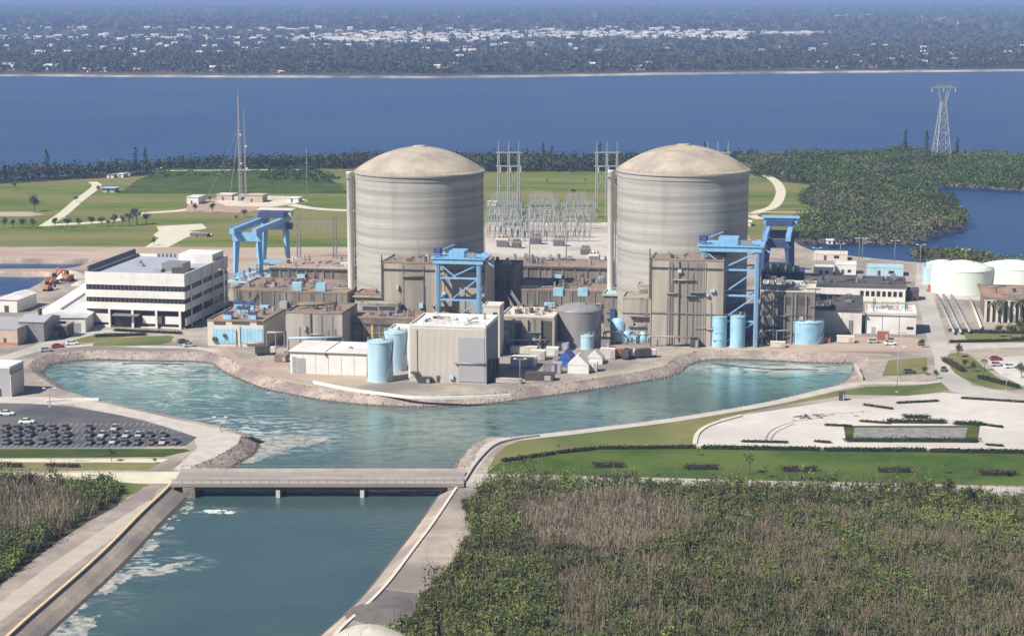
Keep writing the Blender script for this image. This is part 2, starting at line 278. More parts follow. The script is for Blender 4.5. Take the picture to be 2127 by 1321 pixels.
# ground covers, later ones win; every one is its own piece of the setting
COV = [
 ('field', M_field, pxpoly([(-900,384),(0,371),(300,356),(600,341),(740,338),(1000,338),(1250,340),(1500,336),(1600,340),(1720,380),(1715,440),(1640,500),(1560,500),(1540,460),(1262,462),(1240,470),(1000,470),(740,512),(560,514),(0,512),(-900,520)])),
 ('woodland_floor', M_soil, pxpoly([(1520,336),(1560,326),(1700,316),(1900,314),(2127,322),(2500,330),(3000,340),(3000,460),(2400,410),(2127,394),(1950,386),(1945,412),(1990,426),(2014,456),(2004,480),(1960,490),(1900,510),(1800,512),(1700,510),(1655,505),(1645,480),(1680,450),(1690,430),(1655,415),(1690,388),(1640,380),(1600,374),(1560,362)], 3)),
 ('sand_strip', M_sand, pxpoly([(-900,522),(0,514),(330,514),(560,514),(740,514),(740,600),(420,560),(190,560),(0,562),(-900,560)])),
 ('pink_earth', M_pink, pxpoly([(-400,559),(90,559),(140,562),(100,575),(60,577),(-400,577)])),
 ('bare_patch', M_sand, pxpoly([(-400,440),(60,440),(95,446),(60,450),(-400,451)])),
 ('woodland_floor', M_soil, pxpoly([(-900,386),(-300,379),(0,373),(150,365),(300,358),(450,350),(600,343),(750,339),(900,337),(1100,343),(1300,343),(1500,338),(1570,330),(1570,348),(1500,351),(1250,356),(1000,357),(740,350),(600,353),(450,359),(300,366),(150,374),(0,383),(-300,390),(-900,396)])),
 ('rubble_ground', mat('rubble_ground', (0.34,0.28,0.24), (0.15,0.125,0.11), 0.25, contrast=(.42,.58), stretch=(1,.5,1), bump=.2), pxpoly([(352,978),(385,950),(430,925),(470,905),(520,912),(512,940),(450,975)], 2)),
 ('dark_weeds', M_olive, strip([(100,508),(200,507),(335,509)], 5, 2)),
 ('basin_road', M_sand, strip([(440,722),(480,752),(530,775),(600,792),(700,812),(800,823),(900,825),(1000,818),(1100,808),(1200,792),(1300,776),(1370,762),(1420,742),(1480,728),(1600,730),(1750,734),(1850,738)], 4)),
 ('basin_track', M_pink, strip([(450,712),(500,752),(560,772),(620,784)], 3)),
 ('basin_track', M_shoulder, strip([(120,722),(200,716),(300,720),(400,722),(450,730)], 4)),
 ('tank_apron', M_shoulder, pxpoly([(1940,600),(2127,596),(2300,600),(2300,625),(2050,625),(1950,620)])),
 ('yard_sand', M_sand, pxpoly([(540,755),(600,740),(604,776),(760,780),(755,800),(640,790),(560,776)], 2)),
 ('yard_sand', M_sand, pxpoly([(1430,716),(1640,700),(1900,702),(1920,730),(1500,726)], 2)),
 ('dirt_track', M_track, strip([(92,470),(130,445),(165,415),(200,388),(192,378)], 6)),
 ('field_road', M_track, strip([(90,468),(200,462),(270,452),(300,443),(380,437),(470,420),(540,412),(640,432),(740,438)], 8)),
 ('gravel_pad', M_track, pxpoly([(325,470),(420,465),(430,475),(390,480),(440,484),(438,489),(390,492),(350,513),(300,514),(330,495),(318,488),(330,480)])),
 ('red_brick_pad', M_pink, pxpoly([(390,425),(440,412),(600,408),(610,425),(500,442),(385,440)])),
 ('pale_yard', M_track, pxpoly([(445,418),(520,406),(618,408),(640,418),(560,430),(470,428)])),
 ('winding_path', M_track, strip([(1590,364),(1612,378),(1622,400),(1608,428),(1575,440),(1562,448),(1580,455)], 6)),
 ('straight_path', M_track, strip([(1560,441),(1690,441)], 3, 1)),
 ('switchyard_pad', M_gravel, pxpoly([(1008,462),(1262,462),(1290,500),(1290,560),(1200,600),(1008,600)])),
 ('switchyard_road', M_sand, pxpoly([(1008,478),(1270,474),(1270,484),(1008,488)])),
 ('canal_path', M_shoulder, strip([(960,1000),(985,960),(1020,925),(1060,912),(1200,897),(1400,872),(1600,838),(1750,803),(1800,795),(1930,795),(2000,785)], 4.0)),
 ('olive_lawn', M_olive, pxpoly([(1012,976),(1030,945),(1050,926),(1080,915),(1200,901),(1400,876),(1600,843),(1740,812),(1800,803),(1905,800),(1985,790),(1998,806),(1900,822),(1760,820),(1600,846),(1500,868),(1460,890),(1446,928),(1300,940),(1040,962)], 0)),
 ('bright_lawn', M_lawn, pxpoly([(1012,980),(1035,962),(1100,953),(1200,938),(1300,932),(1450,930),(1750,935),(2127,940),(2600,948),(2600,1020),(2127,1010),(1900,1004),(1600,998),(1300,990),(1012,985)])),
 ('frontage_road', M_road, pxpoly([(940,984),(1012,984),(1300,990),(1600,998),(1900,1005),(2127,1012),(2600,1022),(2600,1042),(2127,1032),(1900,1022),(1600,1014),(1300,1004),(1000,1004),(930,1003)])),
 ('concrete_lot', M_lot, pxpoly([(1440,922),(1452,898),(1480,880),(1540,862),(1640,847),(1750,830),(1860,824),(1960,815),(2040,822),(2127,832),(2700,860),(2700,945),(2127,934),(1750,926),(1446,924)], 0)),
 ('entrance_road', M_road, pxpoly([(1905,548),(1922,548),(1935,600),(1950,650),(1965,700),(1975,740),(1990,775),(2020,800),(2127,820),(2700,850),(2700,880),(2127,836),(2030,826),(1975,812),(1945,785),(1940,740),(1925,700),(1912,650),(1900,600)])),
 ('side_road', M_shoulder, strip([(1960,722),(2050,718),(2200,716),(2500,716)], 9)),
 ('side_verge', M_olive, pxpoly([(2000,690),(2127,696),(2500,700),(2500,714),(2127,712),(2010,712)])),
 ('verge_patch', M_olive, pxpoly([(1845,748),(1925,742),(1927,776),(1880,780),(1832,781)])),
 ('verge_bend', M_olive, pxpoly([(1970,735),(2010,735),(2040,760),(2090,795),(2125,808),(2060,808),(2000,785),(1975,765)], 2)),
 ('south_east_lot', M_lot, pxpoly([(2040,745),(2127,738),(2500,735),(2500,815),(2127,802),(2080,780)])),
 ('lot_island', M_mound, pxpoly([(1752,884),(2036,884),(2030,920),(1757,914)])),
 ('small_car_park', mat('worn_asphalt', (0.26,0.245,0.235), (0.16,0.15,0.145), 0.4, contrast=(.4,.6)), pxpoly([(1775,888),(2010,888),(2003,915),(1772,909)])),
 ('office_lawn', M_olive, pxpoly([(120,708),(205,686),(385,690),(300,694),(180,712)], 0)),
 ('office_verge', M_olive, pxpoly([(192,718),(235,703),(350,697),(358,703),(335,716)], 2)),
 ('perimeter_road', M_road, strip([(-200,800),(40,735),(110,712),(200,690),(280,688),(390,692),(430,690)], 7)),
 ('west_bank_path', M_shoulder, pxpoly([(-300,823),(0,824),(100,824),(210,836),(300,856),(400,878),(490,900),(525,915),(528,935),(470,975),(405,985),(360,975),(410,930),(400,905),(300,872),(150,842),(0,836),(-300,836)])),
 ('parking_lot', M_asph, pxpoly([(-400,836),(0,838),(60,838),(150,845),(250,862),(340,885),(410,908),(385,926),(250,929),(0,930),(-400,930)])),
 ('west_lawn', M_mound, pxpoly([(-400,932),(0,932),(385,932),(396,936),(340,949),(0,951),(-400,951)])),
 ('west_service_road', M_track, pxpoly([(-400,953),(0,953),(350,953),(335,960),(0,959),(-400,959)])),
 ('west_verge', M_olive, pxpoly([(-400,960),(0,960),(332,961),(310,976),(0,978),(-400,979)])),
 ('west_road', M_track, pxpoly([(-400,982),(0,982),(300,980),(420,978),(420,1004),(300,1004),(0,993),(-400,992)])),
 ('west_grass_corner', M_olive, pxpoly([(240,1000),(312,1006),(270,1030),(200,1060)])),
 ('west_thicket_floor', M_soil, pxpoly([(-500,996),(0,996),(230,1000),(262,1010),(245,1050),(180,1085),(120,1125),(60,1170),(0,1215),(-60,1260),(-500,1500)], 0)),
 ('west_levee', mat('levee_earth', (0.37,0.32,0.275), (0.24,0.20,0.175), 0.15, c3=(0.22,0.18,0.165), scale3=0.05, bump=.1, bscale=1), pxpoly([(300,1010),(400,1005),(390,1030),(300,1100),(200,1180),(100,1260),(-10,1345),(-150,1450),(-500,1600),(-700,1500),(-60,1262),(0,1217),(60,1172),(120,1127),(180,1087),(245,1052)], 0)),
 ('levee_track', mat('levee_gravel', (0.44,0.385,0.33), (0.37,0.32,0.275), 0.2), strip([(330,1040),(240,1097),(140,1165),(40,1240),(-80,1330)], 5)),
 ('east_thicket_floor', M_soil, pxpoly([(985,1012),(1200,1004),(1300,1005),(1600,1016),(1900,1024),(2127,1034),(2600,1044),(2900,1600),(500,1600),(700,1400),(860,1290),(870,1240),(940,1170),(985,1090),(960,1050),(1000,1030)], 0)),
 ('levee_dark_band', mat('levee_dark_earth', (0.25,0.205,0.18), (0.17,0.14,0.125), 0.3), strip([(378,1022),(300,1090),(200,1170),(100,1250),(-20,1345)], 5)),  # dark pinkish earth band running beside the west bank curb
 ('rubble_ground', mat('rubble_ground',(0,0,0)), pxpoly([(330,1012),(398,1008),(380,1025),(330,1062),(305,1075)], 2)),
 ('dark_patch', M_dark, pxpoly([(775,1222),(868,1232),(870,1260),(860,1300),(760,1296),(735,1280)], 0)),
 ('mainland_none', None, [(0,0),(0,0),(0,0)]),
]
COV = [c for c in COV if c[1] is not None]
HOLES = [canal_top, pond_top, pond2_top, pond3_top]
def tri_land():
    vs = []; ed = []
    def addp(poly):
        o = len(vs); vs.extend(Vector(p) for p in poly); n = len(poly)
        ed.extend((o+i, o+(i+1) % n) for i in range(n))
    addp(land)
    for h in HOLES: addp(h)
    for _, _, p in COV: addp(p)
    ov, _, of, *_ = delaunay_2d_cdt(vs, ed, [], 0, 1e-4)
    bbs = [(min(p[0] for p in c[2]), max(p[0] for p in c[2]), min(p[1] for p in c[2]), max(p[1] for p in c[2])) for c in COV]
    G = {}
    for f in of:
        x = sum(ov[i].x for i in f)/len(f); y = sum(ov[i].y for i in f)/len(f)
        if not inside(x, y, land) or any(inside(x, y, h) for h in HOLES): continue
        key = -1
        for k in range(len(COV)-1, -1, -1):
            b = bbs[k]
            if b[0] <= x <= b[1] and b[2] <= y <= b[3] and inside(x, y, COV[k][2]): key = k; break
        G.setdefault(key, []).append(f)
    for key, fs in G.items():
        nm, m = ('ground', M_yard) if key < 0 else COV[key][:2]
        idx = {}; vv = []; ff = []
        for f in fs:
            g = []
            for i in f:
                if i not in idx: idx[i] = len(vv); vv.append((ov[i].x, ov[i].y, 0.0))
                g.append(idx[i])
            if (Vector(vv[g[1]])-Vector(vv[g[0]])).cross(Vector(vv[g[2]])-Vector(vv[g[0]])).z < 0: g.reverse()
            ff.append(tuple(g))
        mb = MB(); mb.add(vv, ff); mb.build(nm, m, kind='structure')
tri_land()
def banks(top, wat, name, m, s, cond=None):
    n = len(top); mb = MB(); vs = []
    rr = random.Random(3)
    for i in range(n):
        tx, ty = top[i]; wx, wy = wat[i]; k = 2.2
        vs += [(tx,ty,0),(tx+(wx-tx)*.5, ty+(wy-ty)*.5, WZ*.42),(tx+(wx-tx)*.88,ty+(wy-ty)*.88,WZ*.85),(tx+(wx-tx)*k, ty+(wy-ty)*k, WZ-2.6)]
    fs = []
    for i in range(n):
        j = (i+1) % n
        if cond and not cond(top[i]): continue
        for c in range(3):
            q = (4*i+c, 4*j+c, 4*j+c+1, 4*i+c+1); fs.append(q if s > 0 else q[::-1])
    wet = [f for k, f in enumerate(fs) if k % 3 == 2]; dry = [f for k, f in enumerate(fs) if k % 3 != 2]
    mb.add(vs, dry); mb.build(name, m, kind='structure'); MB().add(vs, wet).build('wet_'+name, M_wet, kind='structure')
M_wet = mat('wet_stone', (0.11,0.10,0.085), (0.07,0.065,0.055), 0.6, bump=.2, rough=.4)
banks(canal_top, canal_wat, 'canal_bank', M_bank, csgn, lambda p: p[1] > 475)
banks(canal_top, canal_wat, 'canal_bank', mat('sandy_bank', (0.44,0.36,0.28), (0.32,0.26,0.21), 0.3, bump=.1, c3=(.24,.2,.18), scale3=.05), csgn, lambda p: p[1] <= 475)
banks(pond_top, pond_wat, 'lagoon_bank', M_dark, psgn)
banks(pond2_top, pond2_wat, 'pond_bank', M_bank, p2s)
banks(pond3_top, pond3_wat, 'ditch_bank', M_bank, p3s)
# shore slope of the lagoon
mb = MB(); vs = []
for x, y in shore: vs += [(x,y,0),(x,y+6,WZ-2)]
mb.add(vs, [(2*i, 2*i+2, 2*i+3, 2*i+1) for i in range(len(shore)-1)]); mb.build('lagoon_shore', M_bank, kind='structure')
# ------------------------------------------------------------------ water
def water(name, c1, c2, rough, bumps, scale, streak=None):
    m = bpy.data.materials.new(name); m.use_nodes = True; n = m.node_tree.nodes; l = m.node_tree.links; b = n['Principled BSDF']
    b.inputs['Roughness'].default_value = rough; b.inputs['IOR'].default_value = 1.33
    tc = n.new('ShaderNodeTexCoord'); mp = n.new('ShaderNodeMapping'); mp.inputs['Scale'].default_value = (1,1,1); l.new(tc.outputs['Object'], mp.inputs[0])
    nz = n.new('ShaderNodeTexNoise'); nz.inputs['Scale'].default_value = scale; nz.inputs['Detail'].default_value = 6; l.new(mp.outputs[0], nz.inputs[0])
    mr = n.new('ShaderNodeMapRange'); mr.inputs[1].default_value = .35; mr.inputs[2].default_value = .65; l.new(nz.outputs[0], mr.inputs[0])
    mx = n.new('ShaderNodeMix'); mx.data_type = 'RGBA'; mx.inputs[6].default_value = (*c1,1); mx.inputs[7].default_value = (*c2,1)
    l.new(mr.outputs[0], mx.inputs[0]); out = mx.outputs[2]
    nb = n.new('ShaderNodeTexNoise'); nb.inputs['Scale'].default_value = bumps[0]; nb.inputs['Detail'].default_value = 3; l.new(tc.outputs['Object'], nb.inputs[0])
    bp = n.new('ShaderNodeBump'); bp.inputs['Distance'].default_value = bumps[1]; l.new(nb.outputs[0], bp.inputs['Height']); l.new(bp.outputs[0], b.inputs['Normal'])
    if streak:
        for (px, py, rx, ry, lo, hi, col) in streak:
            c = W(px, py, WZ)
            vm = n.new('ShaderNodeMapping'); vm.vector_type = 'POINT'
            vm.inputs['Location'].default_value = (-c.x/rx, -c.y/ry, 0); vm.inputs['Scale'].default_value = (1/rx, 1/ry, 0); l.new(tc.outputs['Object'], vm.inputs[0])
            ln = n.new('ShaderNodeVectorMath'); ln.operation = 'LENGTH'; l.new(vm.outputs[0], ln.inputs[0])
            fo = n.new('ShaderNodeMapRange'); fo.inputs[1].default_value = 1; fo.inputs[2].default_value = 0.1; l.new(ln.outputs['Value'], fo.inputs[0])
            s2 = n.new('ShaderNodeTexNoise'); s2.inputs['Scale'].default_value = 0.16; s2.inputs['Detail'].default_value = 9; s2.inputs['Roughness'].default_value = .65; s2.inputs['Distortion'].default_value = 1.6
            sm = n.new('ShaderNodeMapping'); sm.inputs['Scale'].default_value = (0.7,1.6,1); sm.inputs['Rotation'].default_value = (0,0,0.5); l.new(tc.outputs['Object'], sm.inputs[0]); l.new(sm.outputs[0], s2.inputs[0])
            r2 = n.new('ShaderNodeMapRange'); r2.inputs[1].default_value = lo; r2.inputs[2].default_value = hi; l.new(s2.outputs[0], r2.inputs[0])
            mu = n.new('ShaderNodeMath'); mu.operation = 'MULTIPLY'; l.new(fo.outputs[0], mu.inputs[0]); l.new(r2.outputs[0], mu.inputs[1])
            x2 = n.new('ShaderNodeMix'); x2.data_type = 'RGBA'; x2.inputs[7].default_value = (*col,1); l.new(mu.outputs[0], x2.inputs[0]); l.new(out, x2.inputs[6]); out = x2.outputs[2]
    l.new(out, b.inputs['Base Color'])
    return m
FO = (0.55,0.60,0.58); TL = (0.13,0.25,0.23)
M_canal = water('canal_water', (0.036,0.074,0.080), (0.050,0.088,0.090), 0.16, (0.5, 0.10), 0.03,
    [(340,800,80,62,.30,.52,TL),(1620,785,62,46,.30,.52,TL),(880,890,90,60,.36,.56,(0.15,0.22,0.19)),(1250,850,50,30,.36,.56,(0.12,0.20,0.18)),
     (320,772,46,26,.47,.60,FO),(420,825,34,40,.52,.64,FO),(1610,766,40,13,.40,.52,FO),(300,757,26,8,.40,.52,FO),(560,905,26,30,.48,.60,FO),(490,880,16,20,.50,.6,FO),
     (230,1190,14,60,.50,.64,(0.22,0.25,0.24)),(440,1062,10,5,.5,.62,FO),(330,1170,14,10,.5,.62,FO)])
M_lag = water('lagoon_water', (0.022,0.055,0.145), (0.030,0.068,0.155), 0.4, (0.12, 0.8), 0.004)
cutY = 715.0
MB().add([(-1500,150,WZ),(1500,150,WZ),(1500,cutY,WZ),(-1500,cutY,WZ)], [(0,1,2,3)]).build('canal_water', M_canal, kind='structure')
MB().add([(-9000,cutY,WZ),(9000,cutY,WZ),(12000,3600,WZ),(-12000,3600,WZ)], [(0,1,2,3)]).build('lagoon_water', M_lag, kind='structure')
# mainland beyond the lagoon
FS = [(-3000,166),(-600,158),(0,155),(300,157),(640,158),(900,159),(1150,156),(1400,152),(1700,149),(1900,147),(2127,145),(2700,140),(4500,128)]
fs = smooth([tuple(W(a, b)[:2]) for a, b in FS], 5, False)
mb = MB(); vs = []
for x, y in fs: vs += [(x,y,0.0),(x*7.5,24000.0,0.0)]
mb.add(vs, [(2*i, 2*i+2, 2*i+3, 2*i+1) for i in range(len(fs)-1)]); mb.build('mainland', M_farland, kind='structure')
M_beach = mat('far_beach', (0.46,0.40,0.36), (0.09,0.09,0.08), 0.014, rough=1)
mb = MB(); vs = []
for i, (x, y) in enumerate(fs): vs += [(x,y-7,WZ-.5),(x,y,0.06),(x,y+10+8*math.sin(i*1.7),0.06)]
mb.add(vs, [f for i in range(len(fs)-1) for f in ((3*i,3*i+3,3*i+4,3*i+1),(3*i+1,3*i+4,3*i+5,3*i+2))]); mb.build('beach', M_beach, kind='structure')
# haze
hz = bpy.data.materials.new('haze_air'); hz.use_nodes = True; n = hz.node_tree.nodes; n.remove(n['Principled BSDF'])
pv = n.new('ShaderNodeVolumePrincipled'); pv.inputs['Color'].default_value = (0.38,0.56,1.0,1); pv.inputs['Density'].default_value = 0.000125; pv.inputs['Anisotropy'].default_value = 0.0
hz.node_tree.links.new(pv.outputs[0], n['Material Output'].inputs['Volume'])
MB().box(-70000,70000,-300,26000,-8,150).build('haze', hz, kind='stuff')
ORD = ['first','second','third','fourth','fifth','sixth','seventh','eighth','ninth','tenth','eleventh','twelfth','thirteenth','fourteenth','fifteenth','sixteenth','seventeenth','eighteenth','nineteenth','twentieth']
# ================================================================== vegetation
def leafcloud(C, Rr, n, size, tint, rs, up=0.35, shell=0.55, tvar=0.25):
    """C: (k,3) centres, Rr: (k,3) radii, tint: (k,3); n leaf faces per clump; returns quads + colours"""
    k = len(C); N = k*n
    d = rs.normal(size=(N,3)); d /= np.linalg.norm(d, axis=1)[:,None]
    r = shell + (1-shell)*rs.random(N); r = np.where(rs.random(N) < 0.2, r*0.6, r)
    lump = 1 + 0.22*np.sin(d[:,0]*5+np.repeat(rs.random(k)*9, n))*np.cos(d[:,1]*4+np.repeat(rs.random(k)*9, n)) + 0.12*rs.normal(size=N)
    P = np.repeat(C, n, 0) + d*np.repeat(Rr, n, 0)*(r*lump)[:,None]
    a = rs.normal(size=(N,3)) + d*0.2; a[:,2] += up; a /= np.linalg.norm(a, axis=1)[:,None]
    t = rs.normal(size=(N,3)); u = np.cross(a, t); u /= np.linalg.norm(u, axis=1)[:,None]; v = np.cross(a, u)
    s = size*(0.6+0.8*rs.random(N))[:,None]; s2 = s*(0.5+0.5*rs.random(N))[:,None]
    Q = np.stack([P-u*s*.5, P-v*s2*.5+u*s*.08, P+u*s*.5, P+v*s2*.5-u*s*.05], 1)
    col = np.repeat(tint, n, 0)*(1-tvar+2*tvar*rs.random(N))[:,None]*(1+0.12*rs.normal(size=(N,3)))
    return Q, np.clip(col, 0.004, 1)
def sticks(P, h, w, rs, col, lean=0.25):
    N = len(P); a = rs.random(N)*2*np.pi; sx = np.stack([np.cos(a), np.sin(a), 0*a], 1)
    top = P + np.stack([rs.normal(size=N)*lean*h, rs.normal(size=N)*lean*h, h], 1)
    ww = np.full((N,1), w)
    Q = np.stack([P-sx*ww*.5, P+sx*ww*.5, top+sx*ww*.3, top-sx*ww*.3], 1)
    return Q, np.clip(col*(0.7+0.6*rs.random(N))[:,None], 0, 1)
def quads(name, Q, Cc, m, parent=None, kind=None):
    N = len(Q); me = bpy.data.meshes.new(name); me.vertices.add(4*N); me.vertices.foreach_set('co', Q.reshape(-1).astype(np.float32))
    me.loops.add(4*N); me.loops.foreach_set('vertex_index', np.arange(4*N, dtype=np.int32))
    me.polygons.add(N); me.polygons.foreach_set('loop_start', np.arange(0, 4*N, 4, dtype=np.int32)); me.update(calc_edges=True)
    at = me.color_attributes.new('tint', 'FLOAT_COLOR', 'CORNER')
    c = np.ones((N,4,4), np.float32); c[:,:,:3] = Cc[:,None,:]; at.data.foreach_set('color', c.reshape(-1))
    me.materials.append(m); o = bpy.data.objects.new(name, me); COL.objects.link(o)
    if parent is not None: o.parent = parent
    if kind: o['kind'] = kind
    return o
RS = np.random.RandomState(11)
GREEN = np.array([[0.09,0.11,0.022],[0.12,0.135,0.028],[0.065,0.085,0.02],[0.16,0.155,0.04]])
GREY = np.array([[0.25,0.20,0.13],[0.22,0.185,0.10],[0.29,0.23,0.165],[0.19,0.175,0.07]])
def scatter(poly, sp, rs, jitter=0.45):
    xs = [p[0] for p in poly]; ys = [p[1] for p in poly]; out = []
    y = min(ys)
    while y < max(ys):
        x = min(xs)
        while x < max(xs):
            a = x + (rs.random_sample()-.5)*sp*2*jitter; b = y + (rs.random_sample()-.5)*sp*2*jitter
            if inside(a, b, poly): out.append((a, b))
            x += sp
        y += sp
    return np.array(out)
def vnoise(p, s, seed):
    rs = np.random.RandomState(seed); T = rs.random_sample((64,64)); q = p/s; i = np.floor(q).astype(int); f = q-i; f = f*f*(3-2*f)
    g = lambda a, b: T[(i[:,0]+a) % 64, (i[:,1]+b) % 64]
    return (g(0,0)*(1-f[:,0])+g(1,0)*f[:,0])*(1-f[:,1]) + (g(0,1)*(1-f[:,0])+g(1,1)*f[:,0])*f[:,1]
# --- near thicket east of the canal
def thicket(name, poly, sp, greyfun, hmul=1.0, seed=1, leafn=110, lsz=0.5, stick=2.2, hf=None):
    rs = np.random.RandomState(seed); P = scatter(poly, sp, rs)
    g = greyfun(P); k = len(P)
    n1 = vnoise(P, 7, seed+5)*.5 + vnoise(P, 3.2, seed+9)*.5
    isg = (g + (n1-.5)*1.1 + rs.normal(size=k)*.12) > 0.5
    h = (0.9 + 2.6*vnoise(P, 9, seed+2) + rs.random_sample(k)*1.3)*hmul
    if hf is not None: h *= hf(P)
    h = np.where(isg, h*0.8, h); big = rs.random_sample(k) < .07; h = np.where(big & ~isg, h*1.7, h)
    R3 = np.stack([sp*(.5+.35*rs.random_sample(k)), sp*(.5+.35*rs.random_sample(k)), h*.5], 1)
    R3[:,:2] *= np.where(big & ~isg, 1.8, 1)[:,None]
    C = np.stack([P[:,0], P[:,1], h*.55], 1)
    tg = GREEN[rs.randint(0,4,k)]*(0.6+0.9*vnoise(P, 6, seed+3))[:,None]; ty = GREY[rs.randint(0,4,k)]*0.7; tg = tg*(1+.35*(1-np.clip(g*2.2,0,1)))[:,None]*np.array([.86,1.06,.9])
    mixc = vnoise(P, 15, seed+7)[:,None]
    tg = (tg*(1-.5*mixc) + np.array([0.20,0.19,0.075])*.5*mixc)*(.6+.75*vnoise(P, 20, seed+13))[:,None]
    Qa, Ca = leafcloud(C[~isg], R3[~isg], leafn, lsz, tg[~isg], rs)
    gi = np.where(isg)[0]
    Qb, Cb = leafcloud(C[gi], R3[gi]*[1,1,.8], leafn//2, lsz*.8, ty[gi]*.5+tg[gi]*.5, rs, shell=.2)
    m = int(stick*sp*sp*4); 
    sel = np.repeat(gi, m); sp2 = np.concatenate([sel, np.repeat(np.where(~isg)[0], max(1, m//5))])
    B = np.stack([P[sp2,0]+rs.normal(size=len(sp2))*sp*.5, P[sp2,1]+rs.normal(size=len(sp2))*sp*.5, 0*sp2+0.1], 1)
    Qc, Cc = sticks(B, h[sp2]*(0.75+.6*rs.random_sample(len(sp2))), 0.10, rs, GREY[rs.randint(0,4,len(sp2))]*(.8+.6*np.clip(g[sp2],0,1))[:,None]*(1+np.clip(g[sp2],0,1)[:,None]*np.array([0,-.03,.2])))
    return quads(name, np.concatenate([Qa,Qb,Qc]), np.concatenate([Ca,Cb,Cc]), M_leaf, kind='stuff')
def pxof(P):
    t = [proj((a,b,0)) for a, b in P]; return np.array([q[0] for q in t]), np.array([q[1] for q in t])
def grey_east(P):
    x, y = pxof(P); g = np.zeros(len(P))
    e = ((x-1230)/190)**2 + ((y-1095)/62)**2; g = np.maximum(g, np.clip(1.8-e, 0, 1.1))
    e = ((x-1600)/380)**2 + ((y-1110)/50)**2; g = np.maximum(g, 0.52*np.clip(1.6-e, 0, 1))
    g = np.maximum(g, np.where((x > 1150) & (y > 1110), 0.47, 0.08)); g = np.where((x < 1060+(y-1000)*.35), g*.3, g)
    return np.where(y < 1042, 0.1, g)
TE = pxpoly([(1010,1018),(1100,1012),(1200,1012),(1300,1014),(1600,1026),(1900,1034),(2127,1048),(2300,1052),(2420,1420),(660,1420),(770,1345),(868,1290),(880,1245),(942,1180),(985,1100),(968,1058),(1005,1035)])
def hf_e(P):
    x, y = pxof(P); return np.where(y < 1060, 1.35, 1.0)
thicket('thicket', TE, 2.0, grey_east, seed=3, hf=hf_e)
def grey_west(P):
    x, y = pxof(P); e = ((x-60)/130)**2+((y-1070)/60)**2
    return np.clip(1.35-e, 0, .9)
TW = pxpoly([(-120,1004),(0,1004),(225,1008),(246,1018),(230,1048),(172,1078),(112,1118),(55,1165),(-5,1205),(-120,1290)])
thicket('thicket', TW, 2.0, grey_west, seed=21, hmul=1.1)
# --- woods beside the lagoon arm and the belt along the shore
def woods(name, poly, sp, R, hgt_, nleaf, lsz, seed, grey=0.2, hv=.5, z=0.0, tm=(1,1,1)):
    rs = np.random.RandomState(seed); P = scatter(poly, sp, rs); k = len(P)
    h = hgt_*(1-hv/2+hv*vnoise(P, 22, seed))*(0.8+.4*rs.random_sample(k))
    C = np.stack([P[:,0],P[:,1],h*.55+z],1); R3 = np.stack([R*(.7+.6*rs.random_sample(k)), R*(.7+.6*rs.random_sample(k)), h*.5],1)
    g = (vnoise(P, 34, seed+1)*.75+rs.random_sample(k)*.25 + grey) > 0.72
    t = np.where(g[:,None], GREY[rs.randint(0,4,k)]*.75, GREEN[rs.randint(0,4,k)]*(.75+.5*rs.random_sample(k))[:,None])
    t = t*np.array(tm)*(.65+.7*vnoise(P, 16, seed+4))[:,None]
    Q, Cc = leafcloud(C, R3, nleaf, lsz, t, rs)
    return quads(name, Q, Cc, M_leaf, kind='stuff')
woods('mangrove_woods', pxpoly([(1530,345),(1560,334),(1700,324),(1900,322),(2127,330),(2500,338),(2700,350),(2500,420),(2127,396),(1950,388),(1940,410),(1985,428),(2006,455),(1998,472),(1960,482),(1900,504),(1800,505),(1700,504),(1655,500),(1648,480),(1690,452),(1700,436),(1660,424),(1680,400),(1705,385),(1640,378),(1600,370),(1550,362)]), 4.4, 3.3, 6.5, 50, 1.05, 5, grey=.06, tm=(.78,1.0,.9), hv=1.0)
woods('mangrove_woods', pxpoly([(1890,532),(1990,530),(2080,548),(2127,553),(2350,560),(2350,572),(2000,552),(1900,545)]), 3.2, 2.2, 5.0, 40, 1.0, 6, grey=.1)
woods('shoreline_woods', pxpoly([(-300,378),(0,372),(150,365),(300,358),(450,350),(600,343),(750,338),(1000,338),(1250,342),(1500,338),(1570,334),(1560,352),(1500,352),(1250,358),(1000,358),(740,352),(600,352),(450,358),(300,364),(150,372),(0,380),(-300,388)]), 4.6, 3.8, 8.5, 34, 1.6, 8, grey=.0, tm=(.5,.62,.7))
# mainland woods and shrubs
def farwoods(name, x0, x1, y0, y1, n, R, h, nl, lsz, seed, lowgrey=.3):
    rs = np.random.RandomState(seed); P = []
    for _ in range(n):
        w = W(x0+(x1-x0)*rs.random_sample(), y0+(y1-y0)*rs.random_sample()); P.append((w.x, w.y))
    P = np.array(P); k = len(P)
    px, py = pxof(P); keep = np.interp(px, [a for a,b in FS], [b for a,b in FS])-4 > py
    P = P[keep]; k = len(P)
    C = np.stack([P[:,0],P[:,1],np.full(k,h*.5)],1); R3 = np.stack([R*(.6+.8*rs.random_sample(k)), R*(.5+.6*rs.random_sample(k)), h*(.35+.3*rs.random_sample(k))],1)
    t = np.where((rs.random_sample(k) < lowgrey)[:,None], GREY[rs.randint(0,4,k)]*.4, GREEN[rs.randint(0,4,k)]*.5)
    Q, Cc = leafcloud(C, R3, nl, lsz, t, rs, tvar=.1); return quads(name, Q, Cc, M_leaf, kind='stuff')
farwoods('mainland_woods', -150, 2280, 118, 158, 5200, 9, 11, 14, 5, 31)
farwoods('mainland_scrub', -150, 2280, 60, 122, 4200, 16, 7, 8, 9, 32, .5)
farwoods('mainland_far_woods', -150, 2280, 14, 62, 3000, 60, 10, 8, 26, 33, .3)
